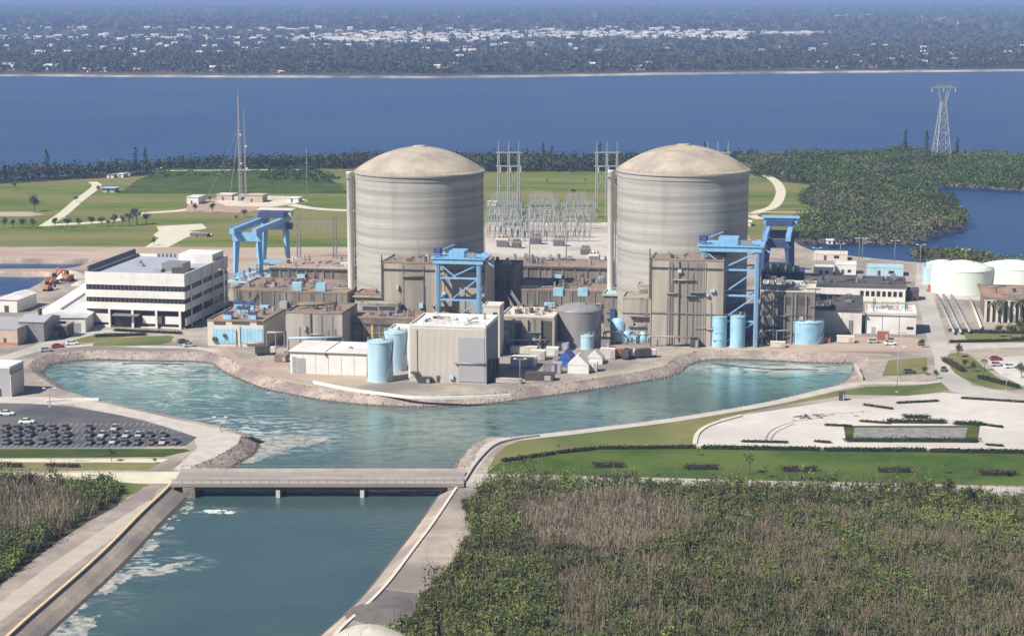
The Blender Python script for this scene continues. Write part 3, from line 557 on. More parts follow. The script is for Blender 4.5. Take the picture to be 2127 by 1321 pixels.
# --- individual trees: prototypes
def tree_proto(h, R, kind, seed):
    rs = np.random.RandomState(seed); r2 = random.Random(seed)
    root = thing('tree', 'tmp', 'tree')
    mb = MB(); mb.beam((0,0,0), (0.1*h*.2,0,h*.55), h*.05, h*.03, 6)
    for i in range(5):
        a = r2.random()*6.28; z = h*(.3+.08*i); mb.beam((0,0,z), (math.cos(a)*R*.6, math.sin(a)*R*.6, z+h*.22), h*.022, h*.008, 5)
    mb.build('trunk', M_bark, root)
    if kind == 'round': C = np.array([[r2.uniform(-.4,.4)*R, r2.uniform(-.4,.4)*R, h*(.5+.35*r2.random())] for _ in range(7)]); R3 = np.array([[R*.55,R*.55,h*.2]]*7); n = 70
    elif kind == 'pine': C = np.array([[r2.uniform(-.15,.15)*R, r2.uniform(-.15,.15)*R, h*(.25+.1*i)] for i in range(8)]); R3 = np.array([[R*(.75-.075*i)]*2+[h*.09] for i in range(8)]); n = 55
    elif kind == 'thin': C = np.array([[r2.uniform(-.5,.5)*R, r2.uniform(-.5,.5)*R, h*(.55+.35*r2.random())] for _ in range(6)]); R3 = np.array([[R*.4,R*.4,h*.14]]*6); n = 34
    t = GREEN[rs.randint(0,4,len(C))]*{'round':.9,'pine':.4,'thin':1.5}[kind]
    if kind == 'thin': t = t*.6 + np.array([.15,.17,.13])*.5
    Q, Cc = leafcloud(C, R3, n, max(.35, R*.16), t, rs, shell=.3); quads('crown', Q, Cc, M_leaf, root)
    return root
def palm_proto(h, seed):
    rs = np.random.RandomState(seed); root = thing('palm_tree', 'tmp', 'palm tree')
    MB().beam((0,0,0),(0.15,0,h), .32, .22, 7).build('trunk', M_bark, root)
    mb = MB()
    for i in range(16):
        a = i*2.4+rs.random_sample()*.4; L = h*.42; dz = .25-.5*(i % 3)/2; pr = None
        for s in range(5):
            t = s/4; p = Vector((math.cos(a)*L*t, math.sin(a)*L*t, h+L*(dz*t*1.4 - .55*t*t + .12))); sd = Vector((-math.sin(a), math.cos(a), -.3))*(.34*math.sin(math.pi*min(1,t*.9+.1))+.03)
            c = (p+sd, p, p-sd)
            if pr: o = len(mb.v); mb.v += [tuple(q) for q in pr+c]; mb.f += [(o,o+1,o+4,o+3),(o+1,o+2,o+5,o+4)]; mb.sm += [False]*2
            pr = c
    mb.build('crown', mat('palm_fronds', (0.05,0.075,0.025), (0.09,0.10,0.04), 1), root); return root
protos = {('round',i): tree_proto(6, 2.6, 'round', 40+i) for i in range(3)}
protos.update({('pine',i): tree_proto(12, 2.8, 'pine', 50+i) for i in range(2)})
protos[('thin',0)] = tree_proto(7, 3.0, 'thin', 60); protos[('palm',0)] = palm_proto(6, 70)
used = set()
def place_tree(kind, px, py, h, label, group, i=0, z=0, name=None):
    key = (kind, i % len([k for k in protos if k[0] == kind])); p = protos[key]
    base = {'round':6,'pine':12,'thin':7,'palm':6}[kind]; s = h/base
    P = W(px, py, z)
    if key not in used:
        used.add(key); o = p; o.location = P; o['label'] = label; o.scale = (s,s,s); o.rotation_euler = (0,0,rnd.random()*6.28)
    else: o = dup(p, P, rnd.random()*6.28, label, s)
    if name: o.name = name
    if group: o['group'] = group
    elif 'group' in o: del o['group']
    return o
G1 = 'tall pines rising above the shoreline belt'
for i, (x, y, top, lb) in enumerate([(100,372,312,'tall dark pine rising above the shoreline woods near the left edge'),
    (283,362,306,'left of two slim pines above the shoreline woods left of the antenna mast'),(303,361,308,'right of two slim pines above the shoreline woods left of the antenna mast'),
    (245,366,328,'short pine above the shoreline woods left of the two slim pines'),
    (1128,344,298,'tall bushy pine behind the switchyard, left one of the pair between the domes'),(1146,344,302,'tall dark pine behind the switchyard, right one of the pair between the domes'),
    (1184,346,324,'low wide pine behind the switchyard right of the tall pair'),
    (1246,345,298,'dark pine behind the second pylon frame left of the right dome'),(1463,342,296,'dark pine showing behind the right dome'),
    (1880,328,270,'slim pine rising above the mangroves left of the transmission tower'),(1924,328,272,'dark pine just left of the transmission tower'),
    (1988,328,286,'short pine just right of the transmission tower'),(20,380,342,'low pine of the shoreline woods at the far left edge')]):
    P = W(x, y); place_tree('pine', x, y, hgt(P, top), lb, G1, i)
G2 = 'trees scattered over the back field'
for i, (x, y, top, lb) in enumerate([(72,440,402,'lone dark upright tree on the bare left field'),(205,400,384,'bushy tree beside the blue-roofed pavilion'),
    (158,420,404,'round tree beside the pale dirt track'),(285,468,428,'largest dark round tree of the back field by the field road'),(268,470,440,'round tree tucked against the largest tree of the back field'),
    (304,466,436,'small round tree right of the largest tree of the back field'),(320,510,492,'dark round tree at the corner of the pale gravel pad'),(225,470,455,'tree in the hedge row along the field road'),
    (436,420,405,'tree in front of the white shed in the back field'),(405,440,420,'left tree beside the brick coloured pad'),(442,442,420,'right tree beside the brick coloured pad'),(508,452,430,'green tree left of the blue gantry crane'),
    (490,458,446,'low tree left of the blue gantry crane'),(505,422,408,'tree on the pale yard under the antenna mast'),(1190,408,388,'dark upright tree in the field behind the switchyard'),(1136,380,372,'small bush alone in the green field between the domes'),
    (1215,378,370,'wide dark bush in the green field between the domes'),(30,392,376,'left bush on the back field near the left edge'),(718,405,394,'dark bush left of the left reactor stack')]):
    P = W(x, y); place_tree('round', x, y, hgt(P, top), lb, G2, i)
for i, x in enumerate([8,28,48,70,115,140,165,190,212,235,255]):
    place_tree('round', x, 474-(x > 110)*(x-110)*.03, 5.0+rnd.random()*2.0, ORD[i]+' bush from the left in the hedge row across the back field', 'bushes of the hedge row across the back field', i, name='bush')
G3 = 'trees and palms around the right-hand buildings'
for i, (k, x, y, top, lb) in enumerate([('round',1845,622,588,'dark tree in front of the white building with the broken shade, middle one'),('round',1822,618,596,'tree at the left of the white building below the dark flat roof'),
    ('round',1866,618,594,'tree at the right of the white building below the dark flat roof'),('palm',2062,668,626,'palm in front of the colonnaded building, leftmost'),('palm',2078,672,628,'palm in front of the colonnaded building, second from left'),
    ('palm',2098,668,622,'palm in front of the colonnaded building, third from left'),('palm',2118,672,626,'palm in front of the colonnaded building at the right edge'),
    ('round',2075,700,672,'left bushy tree of the green clump at the right edge'),('round',2100,704,664,'middle bushy tree of the green clump at the right edge'),('round',2124,702,660,'right bushy tree of the green clump at the right edge'),
    ('round',1990,742,712,'dark tree beside the bend of the entrance road'),('round',2004,765,740,'bushy tree on the verge at the bend of the entrance road'),('round',2020,772,748,'second bushy tree on the verge at the bend of the entrance road'),
    ('round',1916,722,702,'dark upright tree on the left side of the entrance road'),('round',1920,778,756,'small tree at the corner of the grass patch by the entrance road'),('round',1945,786,766,'small dark tree in the middle of the road fork'),
    ('palm',2045,770,748,'palm at the edge of the southeast car park'),('round',2050,790,776,'low tree below the palm at the southeast car park'),('round',2122,785,750,'dark tree at the right edge in the southeast car park'),
    ('round',1912,545,510,'dark tree at the far end of the entrance road')]):
    P = W(x, y); place_tree(k, x, y, hgt(P, top), lb, G3, i)
G4 = 'trees on the lawn in front of the concrete lot'
for i, (k, x, y, top, lb) in enumerate([('thin',1556,985,936,'large feathery pale tree on the bright lawn'),('thin',1590,992,962,'smaller feathery tree right of the large one on the lawn'),('palm',1160,940,925,'tiny palm at the left end of the dark hedge'),
    ('palm',1078,958,944,'tiny palm on the lawn beside the canal path'),('palm',1358,988,976,'small palm on the lawn beyond the thicket'),('palm',1962,984,966,'small dark palm on the lawn at the right'),
    ('palm',1450,946,932,'small palm beside the left hedge gap'),('palm',2090,990,976,'small palm on the lawn near the right edge')]):
    P = W(x, y); place_tree(k, x, y, hgt(P, top), lb, G4, i)
G5 = 'trees of the west verge'
for i, (x, y, top, lb) in enumerate([(210,1012,982,'dark round tree by the west road above the left thicket'),(232,958,930,'small bush tree on the west verge by the service road'),(322,962,948,'tiny tree at the right end of the west verge')]):
    P = W(x, y); place_tree('round', x, y, hgt(P, top), lb, G5, i)
for i, (x, y) in enumerate([(1010,1030),(1000,1048),(965,1058),(968,1075),(985,1084),(975,1095),(990,1125),(975,1150),(985,1165),(955,1185),(950,1200),(935,1208),(905,1230),(880,1262),(875,1290),(850,1312)]):
    place_tree('round', x, y, 3.0+rnd.random()*1.4, 'leafy shrub at the thicket edge on the east bank, '+ORD[i]+' from the bridge', 'shrubs along the thicket edge by the east bank', i, name='shrub')
for i, (x, y, top) in enumerate([(1250,1030,998),(1330,1032,1000),(1420,1034,1003),(1520,1036,1004),(1640,1038,1006),(1780,1040,1002),(1840,1042,1000),(1890,1046,992),(1930,1046,986),(1965,1048,990),(2010,1055,1006),(2060,1062,1016),(2100,1070,1026)]):
    P = W(x, y); place_tree('round', x, y, hgt(P, top), ORD[i]+' tall broad shrub from the left in the thicket below the right lawn', 'taller shrubs at the back of the east thicket', i, name='shrub')
# hedges
def hedge(a, b, w, h, label, group, seed, col=0, name='hedge'):
    rs = np.random.RandomState(seed); A = W(*a); B = W(*b); L = (B-A).length; n = max(3, int(L/ (w*.55)))
    t = np.linspace(0, 1, n)[:,None]; C = np.array(A)[None]*(1-t)+np.array(B)[None]*t; C[:,2] = h*.5
    root = bpy.data.objects.new('x', None); C -= np.array((A+B)/2)*[1,1,0]; dv = np.array((B-A).normalized()); sv = np.array([-dv[1], dv[0], 0])*w*.35; e0 = -dv*L/2; e1 = dv*L/2; up = np.array([0,0,h*.55]); core = np.array([[e0-sv+up,e1-sv+up,e1+sv+up,e0+sv+up],[e0-sv,e1-sv,e1-sv+up,e0-sv+up],[e1+sv,e0+sv,e0+sv+up,e1+sv+up],[e1-sv,e1+sv,e1+sv+up,e1-sv+up],[e0+sv,e0-sv,e0-sv+up,e0+sv+up]])
    Q, Cc = leafcloud(C, np.array([[w*.75,w*.55,h*.6]]*n), 90, .42, np.array([[[.045,.07,.022],[.10,.065,.035]][col]]*n), rs, shell=.3)
    bpy.data.objects.remove(root); o = quads(name, np.concatenate([Q, core]), np.concatenate([Cc, np.tile(np.array([[.035,.04,.02]]), (5,1))]), M_leaf); o.location = (A+B)/2; tag(o, label, 'hedge', group); return o
hedge((1045,959),(1150,944),1.2,1.0,'long low dark hedge at the left end of the lawn, beside the canal path',None,1)
hedge((1160,942),(1235,934),1.2,1.0,'low dark hedge left of the hedge gap, middle of three left pieces',None,2)
hedge((1245,933),(1440,931),1.3,1.0,'low dark hedge running up to the corner of the concrete lot',None,3)
hedge((1462,932),(1700,936),1.3,1.2,'low dark hedge along the concrete lot, left stretch',None,4)
hedge((1715,937),(1920,938),1.3,1.2,'low dark hedge along the concrete lot, middle stretch',None,5)
hedge((1935,939),(2160,942),1.3,1.2,'low dark hedge along the concrete lot, right stretch',None,6)
for i, (x0, x1, y, p) in enumerate([(1237,1290,970,'leftmost'),(1428,1486,974,'second from the left'),(1628,1690,978,'third from the left'),(1828,1886,980,'fourth from the left'),(2040,2104,986,'rightmost')]):
    hedge((x0,y),(x1,y),2.8,1.7,p+' brown planting bed on the bright lawn, upper row','planting beds on the lawn',20+i,1,'planting_bed')
hedge((1250,991),(1305,992),1.2,.7,'left low brown bed by the frontage road','planting beds on the lawn',30,1,'planting_bed')
hedge((1666,996),(1730,998),1.2,.7,'right low brown bed by the frontage road','planting beds on the lawn',31,1,'planting_bed')
for i, (x0, x1, y, lb) in enumerate([(1845,1960,878,'dark hedge behind the small parking island, left part'),(1985,2035,882,'dark hedge behind the small parking island, right part'),(1880,1925,868,'upper bushy mound of the small parking island'),(1760,2028,917,'long dark hedge in front of the small parking island')]):
    hedge((x0,y),(x1,y+1),2.0,1.3,lb,None,40+i)
for i, (x0, y0, x1, y1, lb) in enumerate([(1718,884,1765,886,'thin planted strip left of the parking island'),(1790,876,1845,880,'thin planted strip just above the parking island, left'),(2035,882,2080,888,'thin planted strip right of the parking island'),(1796,842,1852,850,'thin slanting strip in the upper lot'),(1866,838,1945,834,'thin planted strip near the top edge of the lot'),(2000,828,2127,836,'long thin strip at the upper right of the lot'),(1545,918,1632,920,'thin strip at the front edge of the lot, left'),(1696,918,1722,920,'short bed at the front edge of the lot, middle'),(2052,925,2080,927,'short bed at the front edge of the lot, right')]):
    hedge((x0,y0),(x1,y1),1.1,.6,lb,'planted strips in the concrete lot',60+i,1 if i % 2 else 0,'planted_strip')
hedge((0,968),(40,970),1.6,1.2,'dark bed at the left edge of the west verge',None,80,1)
hedge((100,969),(160,970),1.3,.9,'low brown bed in the middle of the west verge',None,81,1)
hedge((1975,690),(2127,694),2.0,1.5,'long dark hedge below the green clump at the right edge',None,82)
hedge((1975,712),(2127,708),1.2,1.0,'thin dark hedge along the side road at the right',None,83)
hedge((1962,750),(2000,772),2.2,1.8,'brown shrub row along the inside of the road bend',None,84,1)
hedge((2035,786),(2115,806),2.0,1.4,'dark shrub row below the southeast car park',None,85)
hedge((300,697),(200,700),1.5,1.2,'dark shrub row in front of the office building, left',None,86,1)
hedge((240,688),(375,694),1.3,1.0,'low shrub row along the office building front',None,87)
# grass mound behind the field
gm = [W(245,403).xy, W(728,403).xy, W(640,352).xy, W(340,353).xy]
h = 5.0; tp = [W(285,374,h).xy, W(690,374,h).xy, W(636,350,h).xy, W(345,351,h).xy]
MB().add([(p.x,p.y,-.1) for p in gm]+[(p.x,p.y,h) for p in tp], [(0,1,5,4),(1,2,6,5),(2,3,7,6),(3,0,4,7),(4,5,6,7)]).build('grass_mound', M_mound, kind='structure')
woods('mound_scrub', pxpoly([(540,392),(715,393),(640,362),(560,372)]), 5.0, 2.8, 2.6, 20, 1.2, 91, grey=-.5, z=4.6, tm=(.5,.8,.6))
woods('mound_scrub', pxpoly([(300,385),(530,385),(560,362),(350,360)]), 9.0, 2.6, 1.6, 14, 1.2, 92, grey=-.5, z=4.7, tm=(.5,.85,.6))
MB().add([tuple(W(*p, 5.02)) for p in ((345,354),(636,352),(636,353.2),(345,355.4))],[(0,3,2,1)]).build('mound_track', M_track, kind='structure')
# ================================================================== structures
def loc_of(root, P): 
    d = Vector(P) - root.location; c, s_ = math.cos(-root.rotation_euler.z), math.sin(-root.rotation_euler.z)
    return Vector((d.x*c - d.y*s_, d.x*s_ + d.y*c, d.z))
def fr(root, px, py, y=0.0):       # point of the picture on the thing's front plane -> local x, z
    a = (px-CX)/FP; b = -(py-CY)/FP; d = Vector((a, cp+b*sp, -sp+b*cp)); o = Vector((0,0,H))
    n = Vector((-math.sin(root.rotation_euler.z), math.cos(root.rotation_euler.z), 0))
    t = ((root.location - o).dot(n) + y)/d.dot(n); q = loc_of(root, o+d*t); return q.x, q.z
def rf(root, px, py, z):           # on the horizontal plane at local height z -> local x, y
    q = loc_of(root, W(px, py, root.location.z+z)); return q.x, q.y
def bx(name, m, parent, *a): return MB().box(*a).build(name, m, parent)
def bld(name, label, cat, xl, xr, yb, yt, depth, wm, rm, zb=0.0, rot=ROT, group=None, parapet=0.5, over=0.0, dims=None):
    P = W(xl, yb, zb); d = Vector((math.cos(rot), math.sin(rot), 0)); w = wid(P, xr, d); h = hgt(P, yt) if dims is None else dims
    r = thing(name, label, cat, P, rot, group); r['w'] = w
    bx('wall', wm, r, 0, w, 0, depth, -0.3, h)
    mb = MB(); e = 0.12+over
    mb.box(-e, w+e, -e, depth+e, h+.004, h+.18)
    if parapet > 0.01:
        p = parapet
        for b in ((-e,w+e,-e,-e+.35),(-e,w+e,depth+e-.35,depth+e),(-e,-e+.35,-e+.35,depth+e-.35),(w+e-.35,w+e,-e+.35,depth+e-.35)): mb.box(*b, h+.18, h+.18+p)
    mb.build('roof', rm, r)
    del r['w']
    return r, w, h
def panes(parent, root_m, x0, x1, z0, z1, n, y=-0.06, frame=M_white):
    for i in range(n):
        a = x0+(x1-x0)*i/n; b = x0+(x1-x0)*(i+1)/n
        bx('window', M_glass, parent, a+.08, b-.08, y, .05, z0, z1)
# ---- containments
def reactor(px, rad_px, ybase, yrim, yapex, label):
    C = W(px, ybase); R = 23.6
    # depth from the diameter
    Y = FP*2*R/rad_px; y0 = (Y - H*sp)/cp; x0 = (px-CX)/FP*Y; C = Vector((x0, y0, 0))
    hr = hgt(C, yrim+1); r = thing('containment_building', label, 'reactor building', C, ROT)
    prof = [(R,-.3)]; z = 2.4
    while z < hr-3.5:
        prof += [(R,z-.12),(R,z-.06),(R-.07,z),(R,z+.06),(R,z+.12)]; z += 2.4
    prof += [(R,hr-2.3),(R,hr-2.2),(R+.2,hr-2.1),(R+.2,hr-2.0),(R+.2,hr-.5),(R+.2,hr-.4),(R+.6,hr-.35),(R+.6,hr-.3),(R+.6,hr+.25)]
    MB().lathe(prof, 128).build('shield_wall', M_shield, r)
    ha = 0.0; top = Vector((C.x, C.y, hr)); rise = hgt((C.x,C.y,hr), yapex)+.2
    pr = [(R+.6,hr+.254)]; n = 16
    for i in range(n):
        q = i/n; pr.append(((R+.45)*(1-q), hr+.27+rise*(1-(1-q)**2)))
    pr.append((1.6, hr+.25+rise))
    MB().lathe(pr, 128).build('dome', M_dome, r)
    MB().lathe([(2.6,hr+rise-.1),(2.6,hr+rise+.5),(2.0,hr+rise+.62),(.3,hr+rise+.65)], 24).build('apex_vent', M_dome, r)
    mb = MB()
    for i in range(60):      # handrail round the rim
        a = i/60*2*math.pi; b = (i+1)/60*2*math.pi; p = (math.cos(a)*(R+.4), math.sin(a)*(R+.4)); q = (math.cos(b)*(R+.4), math.sin(b)*(R+.4))
        mb.beam((*p,hr+1.3),(*q,hr+1.3),.06); mb.beam((*p,hr+.2),(*p,hr+1.3),.06)
    mb.build('rim_handrail', M_steel, r, kind='stuff')
    mb = MB()
    for a in (200, 262, 318): 
        a = math.radians(a)-ROT; mb.beam((math.cos(a)*(R+.15), math.sin(a)*(R+.15), 20),(math.cos(a)*(R+.15), math.sin(a)*(R+.15), hr-2), .28)
    return r, C, hr
rL, CL, hL = reactor(874, 262, 665, 354, 307, 'left concrete reactor containment cylinder with shallow dome, beside the blue crane and white office side')
rR, CR, hR = reactor(1414, 268, 680, 351, 304, 'right concrete reactor containment cylinder with shallow dome, behind the taller blue gantry frame')
def stack(px, ybase, ytop, off, label):
    P = W(px, ybase); h = hgt(P, ytop); r = thing('vent_stack', label, 'stack', P, ROT, 'vent stacks beside the containments')
    MB().lathe([(1.2,0),(1.2,h-1),(1.35,h-.9),(1.35,h)], 24).build('pipe', M_white, r)
    MB().cyl(0,0,1.9,h-2.4,h-2.15,20).build('platform', M_steel, r)
    mb = MB()
    for sx in (1.7, 3.0):
        for sy in (-.5,.5): mb.beam((sx,sy,0),(sx,sy,h-3), .22)
    k = 0; z = 0
    while z < h-5: 
        mb.beam((1.7,-.5,z),(3.0,-.5,z+2),.14); mb.beam((1.7,-.5,z+2),(3.0,-.5,z+2),.14); z += 2
    mb.build('support_lattice', M_steel, r); 
    for z in (h*.35, h*.7): bx('stay', M_steel, r, 1.2, 4.6, -.12, .12, z, z+.25)
stack(730.5, 660, 357, 1, 'white vent stack pipe standing left of the left containment')
stack(1267, 668, 354, 1, 'white vent stack pipe standing left of the right containment')
def greebles(r, x0, x1, y0, y1, z, n, seed, mats, s=1.0):
    q = random.Random(seed); mats = mats + [M_dks, M_steel]
    for i in range(int(n*1.7)):
        x = q.uniform(x0, x1); y = q.uniform(y0, y1); a = q.uniform(.6, 2.4)*s; b = q.uniform(.6, 2.2)*s; c = q.uniform(.5, 1.9)*s; k = q.random()
        m = mats[q.randrange(len(mats))]
        if k < .12:
            mb = MB(); hh = c*1.9
            for sx in (0,a):
                for sy in (0,b): mb.beam((x+sx,y+sy,z),(x+sx,y+sy,z+hh),.14)
            for t in (.5,1): mb.beam((x,y,z+hh*t),(x+a,y,z+hh*t),.12); mb.beam((x,y+b,z+hh*t),(x+a,y+b,z+hh*t),.12)
            mb.beam((x,y,z),(x+a,y,z+hh),.1); mb.build('scaffold', m, r, kind='stuff')
        elif k < .5: bx('roof_unit', m, r, x, x+a, y, y+b, z, z+c)
        elif k < .75: MB().cyl(x, y, a*.35, z, z+c*1.4, 12).build('roof_vent', m, r)
        else: MB().beam((x,y,z+.5),(x+a*3.5*(1 if q.random() < .5 else .2),y+b*(3 if q.random() < .5 else .2),z+.5), .4, n=8).build('pipe', m, r)
def rail(r, pts, m=M_steel, h=1.1):
    mb = MB()
    for p, q in zip(pts, pts[1:]):
        p = Vector(p); q = Vector(q); L = (q-p).length; n = max(1, int(L/2.2))
        for i in range(n+1): c = p+(q-p)*i/n; mb.beam(c, c+Vector((0,0,h)), .09)
        for z in (h, h*.5): mb.beam(p+Vector((0,0,z)), q+Vector((0,0,z)), .08)
    return mb.build('handrail', m, r, kind='stuff')
def detail(r, w, h, n, seed):
    q = random.Random(seed)
    for i in range(int(n*1.5)):
        x = q.uniform(.6, w-2); k = q.random(); z = q.uniform(1, max(1.5, h-4))
        if k < .22: MB().beam((x,-.32,0),(x,-.32,h*q.uniform(.5,1)),.18,n=6).build('conduit', M_steel, r)
        elif k < .42: MB().beam((x,-.55,z),(min(w,x+q.uniform(3,12)),-.55,z),q.choice((.25,.4,.6)),n=8).build('pipe', q.choice((M_galv,M_steel,M_roofb,M_brown)), r)
        elif k < .56:
            mb = MB()
            for s in (0,.5): mb.beam((x+s,-.45,0),(x+s,-.45,h),.09)
            zz = .4
            while zz < h: mb.beam((x,-.45,zz),(x+.5,-.45,zz),.07); zz += .6
            mb.build('ladder', q.choice((M_galv,M_steel)), r, kind='stuff')
        elif k < .7: bx('door', q.choice((M_dks,M_blued,M_greyp)), r, x, x+1.1, -.3, -.26, 0, 2.2)
        elif k < .85: bx('wall_box', q.choice((M_steel,M_galv,M_bluel,M_dks)), r, x, x+q.uniform(.6,1.8), -.95, -.28, z, z+q.uniform(.6,1.8))
        else: bx('walkway', M_steel, r, x, min(w,x+q.uniform(3,8)), -1.5, -.28, z, z+.15)
# ---- fuel and auxiliary blocks in front of each containment
def ribs(r, w, h, n, z0=0.0, m=M_aux, t=.5, y=-.25):
    for i in range(n+1):
        x = w*i/n; bx('pilaster', m, r, max(x-t/2,-.1), min(x+t/2,w+.1), y, 0.003, z0, h-.5)
r, w, h = bld('fuel_building', 'tall ribbed concrete block attached to the front of the left containment', 'building', 796, 1008, 702, 546, 18, M_aux, M_roofb)
ribs(r, w, h, 5); detail(r, w, h, 12, 1)
greebles(r, 2, w-4, 2, 14, h+.18, 8, 101, [M_steel, M_aux, M_dks]); rail(r, [(0,0,h+.7),(w,0,h+.7)])
bx('string_course', M_dks, r, -.1, w+.1, -.4, -.26, h-2.4, h-2.0)
bx('downpipe', M_dks, r, -.35, -.05, -.5, -.2, h*.45, h+3)
x, z = fr(r, 750, 640)
r, w, h = bld('annex_block', 'low stepped concrete annex at the left foot of the left containment', 'building', 738, 797, 686, 612, 10, M_aux, M_roofb)
bx('ledge', M_box, r, -.5, w, -1.0, -.13, h-.8, h-.3)
bx('roof_hatch', M_roofb, r, 3, 7, 3, 6, h+.2, h+1.4)
r, w, h = bld('ventilation_house', 'low concrete house with a dark louvred slot above the brown wall', 'building', 748, 828, 706, 632, 4, M_box, M_aux)
for a, b in ((753,784),(788,820)):
    x0, z1 = fr(r, a, 636); x1, z0 = fr(r, b, 648); bx('louvre', M_dks, r, x0, x1, -.15, -.02, z0, z1)
r, w, h = bld('fuel_building', 'tall stained concrete block in front of the right containment, next to the blue gantry frame', 'building', 1350, 1500, 716, 540, 18, M_aux, M_roofb)
ribs(r, w, h, 4); detail(r, w, h, 14, 2)
greebles(r, 2, w-4, 2, 14, h+.18, 8, 102, [M_steel, M_aux, M_dks]); rail(r, [(0,0,h+.7),(w,0,h+.7)])
bx('string_course', M_dks, r, -.1, w+.1, -.4, -.26, h-2.8, h-2.4); 
x, z = fr(r, 1400, 650); bx('string_course', M_steel, r, -.1, w+.1, -.4, -.26, z-.15, z+.15)
bx('downpipe', M_dks, r, -.5, -.15, -.6, -.2, h*.55, h+4); bx('downpipe', M_steel, r, w*.38, w*.38+.3, -.7, -.3, 2, h)
r, w, h = bld('annex_block', 'stepped concrete annex left of the tall block of the right containment', 'building', 1292, 1349, 712, 620, 12, M_aux, M_aux)
detail(r, w, h, 6, 208)
bx('pilaster', M_steel, r, w*.82, w*.9, -.2, -.02, 0, h); bx('service_hatch', M_brown, r, 1, 3, -.1, .02, 1, 4)
x, z = fr(r, 1330, 650); bx('string_course', M_steel, r, 0, w, -.3, -.02, z-.15, z+.15)
r, w, h = bld('doorway_block', 'small concrete block with a recessed dark portal at the foot of the right containment', 'building', 1323, 1350, 650, 594, 6, M_aux, M_aux, zb=9)
bx('portal', M_brown, r, .8, w-.8, -.1, .02, 1, h-1.2)
# ---- blue gantry frames (maintenance towers) before the fuel blocks
def gantry(xl, xr, yb, yt, depth, bays, label, xm=None):
    P = W(xl, yb); w = wid(P, xr); h = hgt(P, yt); r = thing('gantry_tower', label, 'gantry', P, ROT, 'blue steel gantry frames')
    T = 1.5
    for x in (0, w-T):
        for y in (0, depth): bx('leg', M_bluec, r, x, x+T, y, y+T*.8, 0, h)
    lev = [h*i/bays for i in range(1, bays)]
    for z in lev:
        bx('cross_beam', M_bluec, r, T, w-T, .15, .75, z-.3, z+.3); bx('side_beam', M_bluec, r, w-T+.2, w-.3, T*.8, depth, z-.3, z+.3); bx('side_beam', M_bluec, r, .2, T-.3, T*.8, depth, z-.3, z+.3)
    zz = [0]+lev+[h-2.6]; zz_ = zz
    for i in range(len(zz)-1):
        a, b = (w*.38, w-T) if i % 2 == 0 or True else (w-T, T)
        MB().beam((a,.45,zz[i]+.6),(b,.45,zz[i+1]-.4),.42).build('brace', M_bluec, r)
        MB().beam((w-.7,1.2,zz[i]+.4),(w-.7,depth,zz[i+1]-.4),.4).build('side_brace', M_bluec, r)
    MB().beam((T,.45,h-2.8),(w*.45,.45,lev[-1]+.2),.45).build('brace', M_bluec, r)
    bx('top_girder', M_bluec, r, -.8, w+.8, -.4, 1.0, h-2.6, h-1.0); bx('top_girder', M_bluec, r, -.8, w+.8, depth-.2, depth+1.0, h-2.6, h-1.0)
    bx('platform', M_bluec, r, -1.5, w+1.6, -.8, depth+1.5, h-.9, h-.5)
    mb = MB(); n = 12
    for i in range(n+1):
        x = -1.4+(w+2.9)*i/n; mb.beam((x,-.7,h-.5),(x,-.7,h+.8),.12)
    mb.beam((-1.4,-.7,h+.8),(w+1.5,-.7,h+.8),.14); mb.beam((-1.4,-.7,h+.2),(w+1.5,-.7,h+.2),.1); mb.build('handrail', M_bluec, r, kind='stuff')
    for x in (T*.5, w-T*.5):
        mb = MB()
        for s in (-.3,.3): mb.beam((x+s,-.35,0),(x+s,-.35,h-1),.1)
        zz = .5
        while zz < h-1: mb.beam((x-.3,-.35,zz),(x+.3,-.35,zz),.08); zz += .8
        mb.build('ladder', M_galv, r, kind='stuff')
    for i in range(len(zz_)-1): MB().beam((T,depth+.3,zz_[i]+.6),(w-T,depth+.3,zz_[i+1]-.4),.35).build('rear_brace', M_bluec, r)
    for z in lev: bx('rear_beam', M_bluec, r, T, w-T, depth+.1, depth+.6, z-.25, z+.25)
    c = bx('hoist_trolley', M_bluec, r, w*.28, w*.62, 1.2, depth-1, h-.48, h+1.6); 
    MB().lathe([(.9,h+.9),(.9,h+2.6)], 16, 1.2, 2).build('winch_drum', M_blued, r)
    bx('control_cab', M_blued, r, -1.2, 1.4, 2.8, 5.5, h-.45, h+2.2); bx('cable_box', M_steel, r, w*.68, w*.86, 1.0, 3.2, h-.45, h+1.1)
    MB().beam((w+1,.5,h-1),(w+4.5,.5,h-3.2),.5).build('outrigger', M_bluec, r); MB().beam((-1,3,h+.5),(w*.35,6,h+3.4),.35).build('jib', M_bluec, r)
    return r, w, h
gL, gw, gh = gantry(905, 999, 712, 532, 10, 4, 'shorter light blue steel gantry tower in front of the left containment')
gR, gw2, gh2 = gantry(1454, 1573, 718, 506, 12, 4, 'tall light blue steel gantry tower before the right containment, above two blue cylinders')
